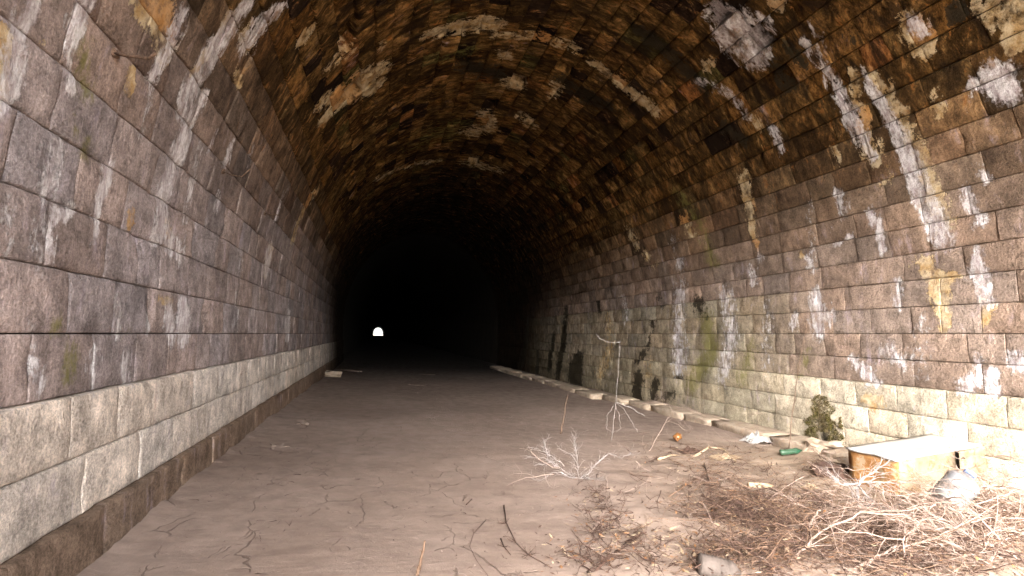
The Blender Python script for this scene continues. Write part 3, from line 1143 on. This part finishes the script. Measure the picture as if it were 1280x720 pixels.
v_, f_ = slab_faces((A0 - dn + (A3 - A0) * 0.01, mid - dn), hgt, 0, 8, 0.05, 5.0)
obj('side_panel', v_, f_, M_CREAM, box, loc=A0)
m2 = mid + (A3 - A0) * 0.012 + Vector((0.03, -0.02, -0.03))
A3b = A3 + (A3 - A0) * 0.45 + Vector((0.02, -0.06, 0.0))
v_, f_ = slab_faces((m2, A3b + Vector((0, 0, 0.03))), hgt, 0.0, 8, 0.07, 8.0)
tag(obj('side_panel', v_, f_, M_CREAM, box, loc=A0), 'torn far side panel leaning out')
v_, f_ = slab_faces((A2 - dn, A1 - dn), hgt, 0, 4, 0.01, 9.0)
obj('back_panel', v_, f_, M_CREAM, box, loc=A0)
v_, f_ = slab_faces((A3 - dn * 2, A2 - dn * 2), hgt, 0, 4, 0.01, 9.0)
obj('inner_panel', v_, f_, M_DARK_GAP, box, loc=A0)
# folded flap of sheet at the far end
fl = MB()
c0, c1_, c2, c3 = A3 + Vector((0, 0, 0.0)), A3b + Vector((0.0, 0.0, 0.045)), A2.lerp(A3b, 0.55) + Vector((0.1, 0.1, 0.02)), A2 + Vector((0.02, 0.0, 0.0))
for sgn in (0, 1):
    for p in (c0, c1_, c2, c3):
        fl.v.append((p.x, p.y, p.z - 0.015 * sgn))
fl.f += [(0, 1, 2, 3), (7, 6, 5, 4), (0, 4, 5, 1), (1, 5, 6, 2), (2, 6, 7, 3), (3, 7, 4, 0)]
fl.build('flap', M_ENAMEL, box, loc=A3, smooth=False)

# ------------------------------------------------------------------ bottles and other litter
def lathe(mb, profile, origin, axis, n=18, squash=1.0, seed=0, dent=0.0):
    axis = Vector(axis).normalized()
    a = axis.orthogonal().normalized()
    b = axis.cross(a)
    base = len(mb.v)
    for h, r in profile:
        for k in range(n):
            w = 2 * math.pi * k / n
            rr = r * (1 + dent * noise.noise((math.cos(w) * 1.5 + seed, math.sin(w) * 1.5, h * 9)))
            mb.v.append(tuple(Vector(origin) + axis * h + a * (rr * math.cos(w)) + b * (rr * math.sin(w) * squash)))
    for i in range(len(profile) - 1):
        for k in range(n):
            k2 = (k + 1) % n
            mb.f.append((base + i * n + k, base + i * n + k2, base + (i + 1) * n + k2, base + (i + 1) * n + k))
    mb.f.append(tuple(base + k for k in range(n))[::-1])
    o = base + (len(profile) - 1) * n
    mb.f.append(tuple(o + k for k in range(n)))


def jug(u, v, du, dv, R, length, mat, capmat, name, label, ribs=6, ddep=0.0, cap=True, lift=0.0, cat='bottle', dent=0.12):
    p = on_mud(u, v)
    d0 = depth_of(p)
    p.z += R * 0.8 + lift
    q = at(u + du, v + dv, d0 + ddep)
    ax = (q - at(u, v, d0)).normalized()
    root = empty(name, p)
    tag(root, label, cat)
    mb = MB()
    pr = [(0, R * 0.55), (0.01, R * 0.9)]
    bl = length * 0.62
    for i in range(ribs * 2 + 1):
        pr.append((0.02 + bl * i / (ribs * 2), R * (1.0 if i % 2 == 0 else 0.88)))
    pr += [(length * 0.72, R * 0.96), (length * 0.80, R * 0.80), (length * 0.87, R * 0.5), (length * 0.91, R * 0.30), (length * 0.95, R * 0.28)]
    lathe(mb, pr, p, ax, 20, 0.92, u, dent)
    mb.build('body', mat, root, loc=p)
    if cap:
        mb = MB()
        lathe(mb, [(length * 0.93, R * 0.33), (length * 0.935, R * 0.37), (length * 1.02, R * 0.36), (length * 1.025, R * 0.3)], p, ax, 14)
        mb.build('cap', capmat, root, loc=p)
    return root


jug(1182, 660, 26, -30, 0.125, 0.36, M_CLEAR, M_BLUE, 'plastic_jug', 'large translucent water jug with a blue cap lying in brush below the rusty box', 8, 0.04, lift=0.10)
jug(872, 716, 60, 14, 0.075, 0.30, M_MURKY, M_WHITE_PLASTIC, 'plastic_bottle', 'ribbed clear plastic bottle lying by the bottom edge among dark twigs', 7, -0.03, cap=False, lift=0.0)
jug(975, 569, 28, -3, 0.045, 0.34, M_GREEN_GLASS, M_WHITE_PLASTIC, 'plastic_bottle', 'green bottle lying on the mud left of the rusty box, in front of the kerb', 3, 0.0, cap=False)
jug(935, 609, 40, 2, 0.032, 0.30, M_CHIP, M_WHITE_PLASTIC, 'plastic_bottle', 'tan tube shaped bottle half sunk in mud between the twig piles', 2, 0.0, cap=False)
jug(843, 553, 10, -8, 0.06, 0.14, M_BROWN_GLASS, M_RUSTY_IRON, 'glass_jar', 'small round brown glass jar at the tip of the debris field', 1, 0.0, cap=False, cat='jar')

# crumpled sheets
def crumple(u, v, wx, wy, hz, mat, name, label, cat, seed):
    p = on_mud(u, v)
    V, Fc = [], []
    n = 10
    for sgn in (0, 1):
        for j in range(n + 1):
            for i in range(n + 1):
                a, b = i / n - 0.5, j / n - 0.5
                k = 1 + 0.5 * noise.noise((a * 4 + seed, b * 4, 1))
                h = hz * max(0, 1 - 3.2 * (a * a + b * b)) * (0.6 + 0.8 * noise.noise((a * 6, b * 6 + seed, 5))) + 0.02
                V.append((p.x + a * wx * k, p.y + b * wy * k, float(mud_z(p.x, p.y)) + max(h, 0.006) - sgn * 0.004))
    q = (n + 1) ** 2
    for j in range(n):
        for i in range(n):
            k = j * (n + 1) + i
            Fc += [(k, k + 1, k + n + 2, k + n + 1), (q + k, q + k + n + 1, q + k + n + 2, q + k + 1)]
    tag(obj(name, V, Fc, mat, loc=p, smooth=False), label, cat)


crumple(945, 553, 0.42, 0.30, 0.16, M_WHITE_PLASTIC, 'plastic_bag', 'crumpled whitish plastic bag caught in twigs in front of the kerb', 'plastic bag', 3)
crumple(905, 573, 0.40, 0.28, 0.05, M_CHIP, 'cardboard_scrap', 'pale torn cardboard scrap left of the crumpled bag', 'cardboard', 8)
crumple(863, 566, 0.32, 0.20, 0.08, M_TWIG_DARK, 'cloth_rag', 'dark muddy rag on the debris below the brown jar', 'rag', 12)
crumple(1012, 612, 0.16, 0.12, 0.06, M_CHIP, 'cardboard_scrap', 'small yellowish scrap at the top of the bleached brush', 'cardboard', 15)

# ------------------------------------------------------------------ iron hooks on the left wall
for k, (pts, lab) in enumerate([
        ([(141, 66), (160, 70), (186, 73), (194, 67)], 'thick rusty iron hook sticking out of a joint, highest on the left wall'),
        ([(277, 214), (290, 219), (302, 221), (312, 212)], 'thin bent iron hook in the left wall between the two others'),
        ([(330, 267), (338, 268), (349, 269)], 'short straight iron pin in the left wall, farthest in')]):
    q = on_wall(*pts[0])
    x, z = prof(q[1], 0.0)
    d0 = x * sy * cp + q[0] * cy * cp + z * sp_
    mb = MB()
    P = [at(u, v, d0 + 0.02 - 0.05 * i) for i, (u, v) in enumerate(pts)]
    r = [0.010, 0.007, 0.006][k]
    mb.tube(P, [r * 1.3] + [r] * (len(P) - 1), 6)
    root = empty('iron_hook', P[0])
    tag(root, lab, 'hook', 'iron hooks in the left wall')
    mb.build('rod', M_RUSTY_IRON, root, loc=P[0])
    vs, fs = rough_box(P[0].x, P[0].y, P[0].z, 0.05, 0.06, 0.05, k + 3, 0, 0.2)
    obj('rust_collar', vs, fs, M_RUSTY_IRON, root, loc=P[0])

# ------------------------------------------------------------------ moss hanging on the right wall
def moss(u, v, w_px, h_px, label, n=520, sd=1):
    rg = random.Random(sd)
    q = on_wall(u, v)
    x, z = prof(q[1], 0.05)
    root = empty('moss_clump', (x, q[0], z + CZ))
    tag(root, label, 'moss')
    a, b = on_wall(u - w_px / 2, v), on_wall(u + w_px / 2, v)
    wy = abs(a[0] - b[0]) / 2
    t0, t1 = on_wall(u, v - h_px / 2)[1], on_wall(u, v + h_px / 2)[1]
    leaf, brown = MB(), MB()
    for i in range(n):
        w = rg.random() ** 0.7
        t_ = rg.uniform(-1, 1)
        half = wy * (0.30 + 0.55 * w + 0.45 * noise.noise((w * 6, sd + (9 if t_ > 0 else 0), 0)))
        if abs(t_) < 0.25 and w > 0.75:
            continue
        yy = q[0] + t_ * half
        s = t0 + (t1 - t0) * w
        out = 0.05 + rg.random() ** 2 * 0.025 * (0.4 + w)
        px_, pz_ = prof(s, out)
        p = Vector((float(px_), yy, float(pz_) + CZ))
        mb = leaf if rg.random() < (0.15 if abs(t_) < 0.35 else 0.7) else brown
        sz = rg.uniform(0.006, 0.016)
        d1 = Vector((rg.uniform(-1, 1), rg.uniform(-1, 1), rg.uniform(-1.6, 0.2))).normalized() * sz
        d2 = Vector((rg.uniform(-1, 1), rg.uniform(-1, 1), rg.uniform(-0.6, 0.6))).normalized() * sz * 0.6
        mb.add([p - d1, p + d2, p + d1 * 1.6, p - d2], [(0, 1, 2, 3)])
    leaf.build('leaves', M_LEAF, root)
    brown.build('dead_leaves', M_MOSS_BROWN, root)


moss(1031, 524, 58, 62, 'green and brown moss hanging on the pale plinth left of the rusty box', 3600, 2)
moss(1054, 528, 6, 16, 'tiny dark green moss tuft just right of the hanging moss', 160, 5)

# ------------------------------------------------------------------ dead plants
def grow(mb, p, d, ln, r, depth, rg, wig=0.35, droop=0.0, nseg=6, sides=4, nb=(2, 4), spread=0.9, floor=True):
    r = max(r, 0.0009)
    pts, rad = [p.copy()], [r]
    d = d.normalized()
    for i in range(nseg):
        d = (d + Vector((rg.uniform(-1, 1), rg.uniform(-1, 1), rg.uniform(-1, 1))) * wig * 0.5 + Vector((0, 0, -droop))).normalized()
        q = pts[-1] + d * (ln / nseg)
        if floor:
            g = float(mud_z(q.x, q.y)) + 0.008
            if q.z < g:
                q.z = g + 0.006 * rg.random()
                d.z = abs(d.z) * 0.3
        pts.append(q)
        rad.append(r * (1 - 0.75 * (i + 1) / nseg))
    mb.tube(pts, rad, sides, cap=False)
    if depth > 0:
        for _ in range(rg.randint(*nb)):
            k = rg.randint(1, nseg - 1)
            dd = (pts[k + 1] - pts[k]).normalized()
            sd_ = Vector((rg.uniform(-1, 1), rg.uniform(-1, 1), rg.uniform(-0.3, 0.5))).normalized()
            grow(mb, pts[k], dd + sd_ * spread, ln * rg.uniform(0.3, 0.6), rad[k] * 0.7, depth - 1, rg, wig, droop, max(3, nseg - 1), 3, nb, spread, floor)


def path_stem(mb, pix, dep0, dep1, r0, r1, rg, twigs=6, tl=0.25, depth=1, jitter=0.01, sides=5):
    """a stem following photographed points at a real depth, with side twigs"""
    P = []
    n = len(pix)
    for i, (u, v) in enumerate(pix):
        P.append(at(u, v, dep0 + (dep1 - dep0) * i / (n - 1)))
    fine = []
    for i in range(n - 1):
        for k in range(4):
            t = k / 4
            q = P[i].lerp(P[i + 1], t)
            fine.append(q + Vector((rg.uniform(-1, 1), rg.uniform(-1, 1), rg.uniform(-1, 1))) * jitter)
    fine.append(P[-1])
    for q in fine:
        g = float(mud_z(q.x, q.y)) + 0.005
        q.z = max(q.z, g)
    m_ = len(fine)
    rads = [r0 + (r1 - r0) * i / (m_ - 1) for i in range(m_)]
    mb.tube(fine, rads, sides, cap=True)
    for _ in range(twigs):
        k = rg.randint(1, m_ - 2)
        dd = (fine[k + 1] - fine[k]).normalized()
        sd_ = Vector((rg.uniform(-1, 1), rg.uniform(-1, 1), rg.uniform(-0.4, 0.5)))
        grow(mb, fine[k], dd + sd_ * 0.9, tl * rg.uniform(0.4, 1.4), rads[k] * 0.6, depth, rg, 0.75, 0.0, 5, 3, (1, 3))
    return fine


def plant(name, label, cat, stems, mat, seed, group=None, base=None):
    rg = random.Random(seed)
    mb = MB()
    b = None
    for st in stems:
        f = path_stem(mb, st[0], st[1], st[2], st[3], st[4], rg, *st[5:])
        b = b or f[0]
    o = mb.build(name, mat, loc=b)
    tag(o, label, cat, group)
    return o


# tall thin stalks
d_a = depth_of(on_mud(986, 563))
plant('dry_stalk', 'tall thin reddish dry stalk leaning by the right kerb near the green bottle', 'stalk',
      [([(986, 563), (993, 500), (1000, 450), (1008, 410)], d_a, d_a - 0.1, 0.007, 0.003, 0)], M_TWIG_TAN, 3)
d_b = depth_of(on_mud(768, 552))
plant('dry_stalk', 'tall pale dry stalk with a bent over tip and drooping white shoots at its foot', 'stalk',
      [([(764, 556), (768, 520), (772, 470), (775, 425)], d_b, d_b, 0.004, 0.0025, 0),
       ([(775, 428), (760, 427), (750, 423), (745, 417)], d_b, d_b, 0.004, 0.0025, 0),
       ([(768, 506), (759, 520), (758, 535), (766, 540), (774, 538)], d_b, d_b - 0.2, 0.0026, 0.0015, 2, 0.2),
       ([(769, 505), (774, 520), (776, 535), (770, 540)], d_b, d_b + 0.1, 0.0026, 0.0015, 1, 0.2),
       ([(770, 503), (780, 512), (790, 528), (797, 540)], d_b, d_b - 0.2, 0.0026, 0.0015, 2, 0.25),
       ([(770, 503), (788, 510), (806, 520)], d_b, d_b - 0.1, 0.005, 0.003, 1, 0.2)], M_TWIG_WHITE, 4)
d_c = depth_of(on_mud(702, 543))
plant('dry_stalk', 'short bare stalk standing alone on the open mud', 'stalk',
      [([(701, 543), (704, 525), (710, 493)], d_c, d_c, 0.011, 0.005, 3, 0.10)], M_TWIG_TAN, 5)
d_d = depth_of(on_mud(522, 722))
plant('dry_stalk', 'broken stub of reed poking up by the bottom edge', 'stalk',
      [([(521, 724), (525, 700), (531, 676)], d_d, d_d, 0.012, 0.006, 3, 0.06)], M_TWIG_TAN, 6)
d_e = depth_of(on_mud(808, 560))
plant('dry_stalk', 'pale slanting stalk at the edge of the debris, in front of the kerb', 'stalk',
      [([(806, 600), (810, 570), (822, 545), (836, 520)], d_e - 0.4, d_e, 0.009, 0.004, 5, 0.25),
       ([(808, 566), (790, 566), (776, 566), (762, 563)], d_e - 0.2, d_e, 0.006, 0.003, 4, 0.2)], M_TWIG_PALE, 7)
# arching runners over the kerb
d_f = depth_of(on_mud(880, 548))
plant('dead_bramble', 'thin whitish bramble runners arching over the kerb by the stalk', 'bramble',
      [([(790, 505), (830, 503), (870, 515), (905, 550)], d_f + 0.3, d_f - 0.6, 0.003, 0.0015, 16, 0.5, 1),
       ([(840, 500), (880, 520), (930, 535), (970, 556)], d_f + 0.5, d_f - 0.2, 0.003, 0.0015, 16, 0.5, 1),
       ([(868, 460), (872, 490), (880, 520), (884, 548)], d_f, d_f, 0.0025, 0.0012, 6, 0.3, 1),
       ([(944, 470), (948, 500), (947, 545), (946, 580)], d_f - 0.2, d_f - 0.6, 0.003, 0.0015, 7, 0.3, 1),
       ([(865, 448), (862, 470), (858, 500), (850, 530)], d_f + 0.3, d_f - 0.3, 0.0025, 0.0012, 6, 0.3, 1)], M_TWIG_PALE, 8)

# the small white shrub
d_g = depth_of(on_mud(722, 598))
st = []
rg0 = random.Random(5)
for (pp, a_, b_) in [([(724, 602), (700, 585), (680, 572), (650, 570)], 0, 0.3), ([(722, 600), (705, 592), (690, 590), (672, 603)], 0, -0.2),
                     ([(724, 600), (722, 580), (715, 568), (696, 560)], 0, 0.3), ([(722, 600), (738, 590), (745, 580), (760, 568)], 0, 0.1),
                     ([(685, 575), (682, 560), (680, 550)], 0.1, 0.1), ([(722, 575), (720, 560), (718, 545)], 0, 0),
                     ([(724, 600), (735, 605), (752, 612)], 0, -0.1), ([(700, 585), (690, 578), (668, 582)], 0, -0.1),
                     ([(705, 582), (690, 570), (672, 560), (658, 560)], 0, 0.3), ([(745, 580), (760, 566), (778, 572), (790, 566)], 0, 0.1)]:
    st.append((pp, d_g + a_, d_g + b_, 0.0035, 0.0015, 26, 0.12, 1, 0.010, 4))
plant('dead_shrub', 'small leafless white shrub floating low over the open mud', 'shrub', st, M_TWIG_WHITE, 9)

# big bleached bush at the lower right
def bush(label, stems, mat, seed, cat='branch', name='dead_branch', group=None):
    return plant(name, label, cat, stems, mat, seed, group)


bush('bleached branch bundle fanning up from the lower right corner over the mud',
     [([(1300, 735), (1250, 690), (1200, 660), (1150, 636), (1090, 640)], 3.55, 4.1, 0.011, 0.004, 24, 0.5, 1),
      ([(1300, 740), (1240, 685), (1180, 645), (1140, 610)], 3.6, 4.3, 0.009, 0.003, 18, 0.45, 1),
      ([(1290, 745), (1230, 700), (1190, 680), (1120, 690), (1090, 702)], 3.4, 3.9, 0.007, 0.003, 18, 0.4, 1),
      ([(1225, 680), (1200, 660), (1160, 655), (1110, 650), (1060, 655)], 3.7, 4.1, 0.007, 0.003, 18, 0.4, 1)], M_TWIG_PALE, 11)
bush('long bleached branch arching up from the bottom edge towards the jug',
     [([(1050, 728), (1080, 703), (1115, 687), (1150, 676), (1180, 682)], 3.5, 3.8, 0.011, 0.006, 12, 0.35, 1)], M_TWIG_PALE, 12)
bush('pale arched branch sweeping left below the rusty box',
     [([(985, 724), (1000, 690), (1030, 662), (1075, 642), (1130, 643), (1180, 668), (1230, 706)], 3.7, 3.9, 0.008, 0.004, 26, 0.35, 1)], M_TWIG_PALE, 13)
bush('forked pale branch standing against the rusty end of the box',
     [([(1072, 640), (1072, 610), (1075, 600), (1095, 588), (1112, 575)], 4.9, 4.9, 0.010, 0.005, 18, 0.25, 1),
      ([(1072, 605), (1052, 606), (1038, 596)], 4.9, 5.0, 0.008, 0.004, 12, 0.25, 1),
      ([(1074, 604), (1095, 602), (1124, 606)], 4.9, 4.9, 0.007, 0.003, 12, 0.25, 1),
      ([(1072, 606), (1088, 625), (1105, 640)], 4.9, 4.5, 0.008, 0.003, 12, 0.25, 1)], M_TWIG_WHITE, 14)
bush('thin tan branch curving down beside the blue-capped jug',
     [([(1192, 582), (1222, 596), (1245, 620), (1262, 640)], 5.0, 4.6, 0.008, 0.004, 10, 0.3, 1),
      ([(1188, 640), (1210, 670), (1250, 665), (1285, 655)], 4.3, 4.2, 0.006, 0.004, 12, 0.3, 1)], M_TWIG_PALE, 15)
bush('small crooked pale branch propped in mud left of the bleached bundle',
     [([(1004, 675), (1012, 655), (1018, 645), (1026, 638)], 4.2, 4.2, 0.010, 0.006, 3, 0.15, 0)], M_TWIG_PALE, 16)
bush('forked bare twig standing in the pile behind the arched branch',
     [([(1118, 720), (1128, 700), (1136, 680), (1142, 655)], 3.6, 3.8, 0.006, 0.003, 8, 0.25, 1),
      ([(1060, 712), (1052, 690), (1050, 675), (1072, 655)], 3.7, 3.9, 0.006, 0.003, 8, 0.25, 1)], M_TWIG_PALE, 17)
# curved runners lying on the open mud
def lying(pix, r, label, mat, seed, twigs=4, tl=0.1):
    rg = random.Random(seed)
    P = [on_mud(u, v) + Vector((0, 0, 0.010)) for u, v in pix]
    mb = MB()
    mb.tube(P, [r * (1 - 0.6 * i / len(P)) for i in range(len(P))], 5)
    for _ in range(twigs):
        k = rg.randint(1, len(P) - 2)
        grow(mb, P[k], Vector((rg.uniform(-1, 1), rg.uniform(-1, 1), 0.15)), tl, r * 0.5, 1, rg, 0.4, 0.0, 4, 3)
    tag(mb.build('twig', mat, loc=P[0]), label, 'twig')


lying([(607, 652), (592, 668), (587, 685), (596, 703), (610, 722)], 0.003, 'thin dark curved runner lying leftmost on the open mud', M_TWIG_DARK, 1, 3, 0.05)
lying([(630, 633), (633, 655), (645, 680), (660, 695), (690, 712)], 0.0055, 'long dark twig curving through the mud right of the thin runner', M_TWIG_DARK, 2, 12, 0.09)
lying([(626, 675), (630, 685), (638, 695)], 0.005, 'short broken twig between the two curved runners', M_TWIG_DARK, 3, 4, 0.05)
lying([(583, 632), (587, 628), (590, 625)], 0.006, 'tiny reddish twig alone on the open mud', M_TWIG_DARK, 4, 0)
lying([(800, 668), (760, 700), (745, 715)], 0.014, 'thick dark stick pointing to the bottom edge beside the pale chips', M_TWIG_DARK, 5, 6, 0.12)
lying([(868, 572), (885, 560), (905, 562), (920, 578)], 0.022, 'pale bent piece of driftwood beside the dark rag', M_CHIP, 6, 2, 0.1)
lying([(822, 575), (840, 570), (858, 572)], 0.024, 'short pale driftwood stick left of the dark rag', M_CHIP, 7, 0)
lying([(836, 622), (870, 600), (905, 612), (930, 622)], 0.008, 'long grey stick lying across the upper twig pile', M_TWIG_TAN, 8, 6, 0.2)
lying([(880, 580), (888, 610), (890, 650)], 0.010, 'dark upright-looking stick crossing the upper twig pile', M_TWIG_DARK, 9, 6, 0.2)

JUG = on_mud(1186, 664)
# scatter of fine twigs and root tangles: uncountable
def litter(name, mat, clusters, seed, rmin, rmax, lmin, lmax, lift, wig=0.5, depth=0, elong=0.0):
    rg = random.Random(seed)
    mb = MB()
    for (u, v, su, sv, n) in clusters:
        for _ in range(n):
            uu, vv = rg.gauss(u, su), min(rg.gauss(v, sv), 760)
            if vv < 520:
                continue
            p = on_mud(uu, vv)
            if p.x > WR - 0.55 or p.y < 1.0:
                continue
            if uu < 1090 and noise.noise((p.x * 1.5 + 3, p.y * 1.7, 2.0)) > 0.06 and rg.random() < 0.88:
                continue                                  # bare silt between the drifts of litter
            if (p - JUG).length < 0.26 or (p - (pf + Vector((0.1, -0.12, 0)))).length < 0.34:
                continue
            p.z += rg.random() ** 2 * lift + 0.004
            a_ = rg.uniform(0, 2 * math.pi)
            d = Vector((math.cos(a_), math.sin(a_), rg.uniform(-0.15, 0.35)))
            grow(mb, p, d, rg.uniform(lmin, lmax), rg.uniform(rmin, rmax), depth, rg, wig, 0.05, 5, 3, (1, 3))
    return tag(mb.build(name, mat), kind='stuff')


CL = [(745, 640, 22, 20, 60), (765, 672, 25, 18, 60), (720, 700, 25, 12, 60), (800, 690, 40, 20, 60), (870, 680, 40, 22, 90),
      (930, 640, 36, 18, 170), (960, 665, 45, 25, 170), (880, 600, 36, 18, 90), (1000, 640, 40, 20, 130), (1070, 650, 50, 22, 170),
      (1150, 670, 50, 25, 150), (1230, 620, 40, 22, 190), (1250, 670, 35, 25, 150), (940, 580, 50, 16, 80), (860, 575, 35, 12, 70),
      (1130, 710, 60, 16, 110), (960, 700, 60, 16, 130), (1040, 590, 20, 10, 30), (850, 705, 40, 12, 60)]
CLD = [(a, b, c, d, int(n * (0.18 if a < 850 else 1.2))) for a, b, c, d, n in CL]
CLT = [c for c in CL if c[0] >= 860]
litter('fine_twigs', M_TWIG_DARK, CLD, 21, 0.0022, 0.0065, 0.06, 0.36, 0.14, 0.8, 1)
litter('brushwood', M_TWIG_TAN, [(a, b, c, d, int(n * 0.9)) for a, b, c, d, n in CLT], 22, 0.0015, 0.0045, 0.08, 0.42, 0.24, 0.8, 1)
litter('pale_brushwood', M_TWIG_PALE, [(1080, 655, 50, 20, 60), (1150, 680, 50, 22, 90), (1020, 630, 40, 14, 30), (1240, 650, 34, 24, 150),
                                       (1200, 700, 50, 16, 80), (880, 640, 50, 30, 30), (730, 660, 40, 30, 14), (900, 560, 50, 10, 40)],
       23, 0.0018, 0.006, 0.14, 0.60, 0.48, 0.7, 2)
litter('root_tangle', M_TWIG_DARK, [(745, 628, 16, 12, 50), (735, 640, 12, 12, 26), (775, 650, 20, 14, 40), (800, 660, 16, 10, 20), (930, 648, 36, 13, 200), (960, 680, 30, 14, 120),
                                    (755, 670, 12, 12, 36), (745, 710, 20, 6, 40), (1030, 592, 12, 6, 40), (1240, 630, 30, 14, 90)], 24, 0.002, 0.007, 0.06, 0.24, 0.18, 1.0, 1)
litter('stray_stems', M_TWIG_DARK, [(560, 590, 110, 60, 60), (700, 530, 60, 15, 50), (450, 560, 60, 50, 50), (640, 680, 70, 30, 40), (330, 620, 60, 50, 60)], 25, 0.001, 0.003, 0.02, 0.09, 0.0, 0.5, 0)


def chips(name, mat, clusters, seed, smin, smax):
    rg = random.Random(seed)
    mb = MB()
    for (u, v, su, sv, n) in clusters:
        for _ in range(n):
            p = on_mud(rg.gauss(u, su), min(rg.gauss(v, sv), 760))
            if p.x > WR - 0.5 or p.y < 1.0:
                continue
            p.z += (0.012 + rg.random() ** 2 * 0.08) if smax > 0.015 else 0.003
            a_ = rg.uniform(0, 6.28)
            s = rg.uniform(smin, smax)
            d1 = Vector((math.cos(a_), math.sin(a_), rg.uniform(-0.3, 0.5))) * s
            d2 = Vector((-math.sin(a_), math.cos(a_), rg.uniform(-0.4, 0.4))) * s * rg.uniform(0.2, 0.5)
            up = Vector((0, 0, s * 0.12))
            mb.add([p - d1, p + d2, p + d1, p - d2, p + up], [(0, 1, 4), (1, 2, 4), (2, 3, 4), (3, 0, 4), (3, 2, 1, 0)])
    return tag(mb.build(name, mat, smooth=False), kind='stuff')


CH = [(a, b, c, d, int(n * 0.55)) for a, b, c, d, n in CL]
chips('dry_leaves', M_LEAFDRY, CH, 31, 0.008, 0.028)
chips('wood_chips', M_CHIP, [(a, b, c, d, int(n * 0.4)) for a, b, c, d, n in CL] + [(880, 575, 25, 6, 30), (790, 670, 30, 8, 20)], 32, 0.01, 0.035)
chips('bark_crumbs', M_TWIG_DARK, [(a, b, c, d, int(n * (0.8 if a < 850 else 1.8))) for a, b, c, d, n in CL], 33, 0.006, 0.022)
chips('mud_crumbs', M_TWIG_DARK, [(500, 560, 160, 60, 160), (330, 620, 80, 50, 90), (650, 540, 120, 40, 160), (700, 640, 80, 40, 90), (420, 500, 40, 15, 40)], 34, 0.003, 0.010)
chips('grit', M_SILTY, [(500, 580, 180, 70, 260), (330, 620, 80, 50, 120), (700, 620, 100, 60, 260), (780, 520, 60, 12, 120)], 35, 0.003, 0.014)
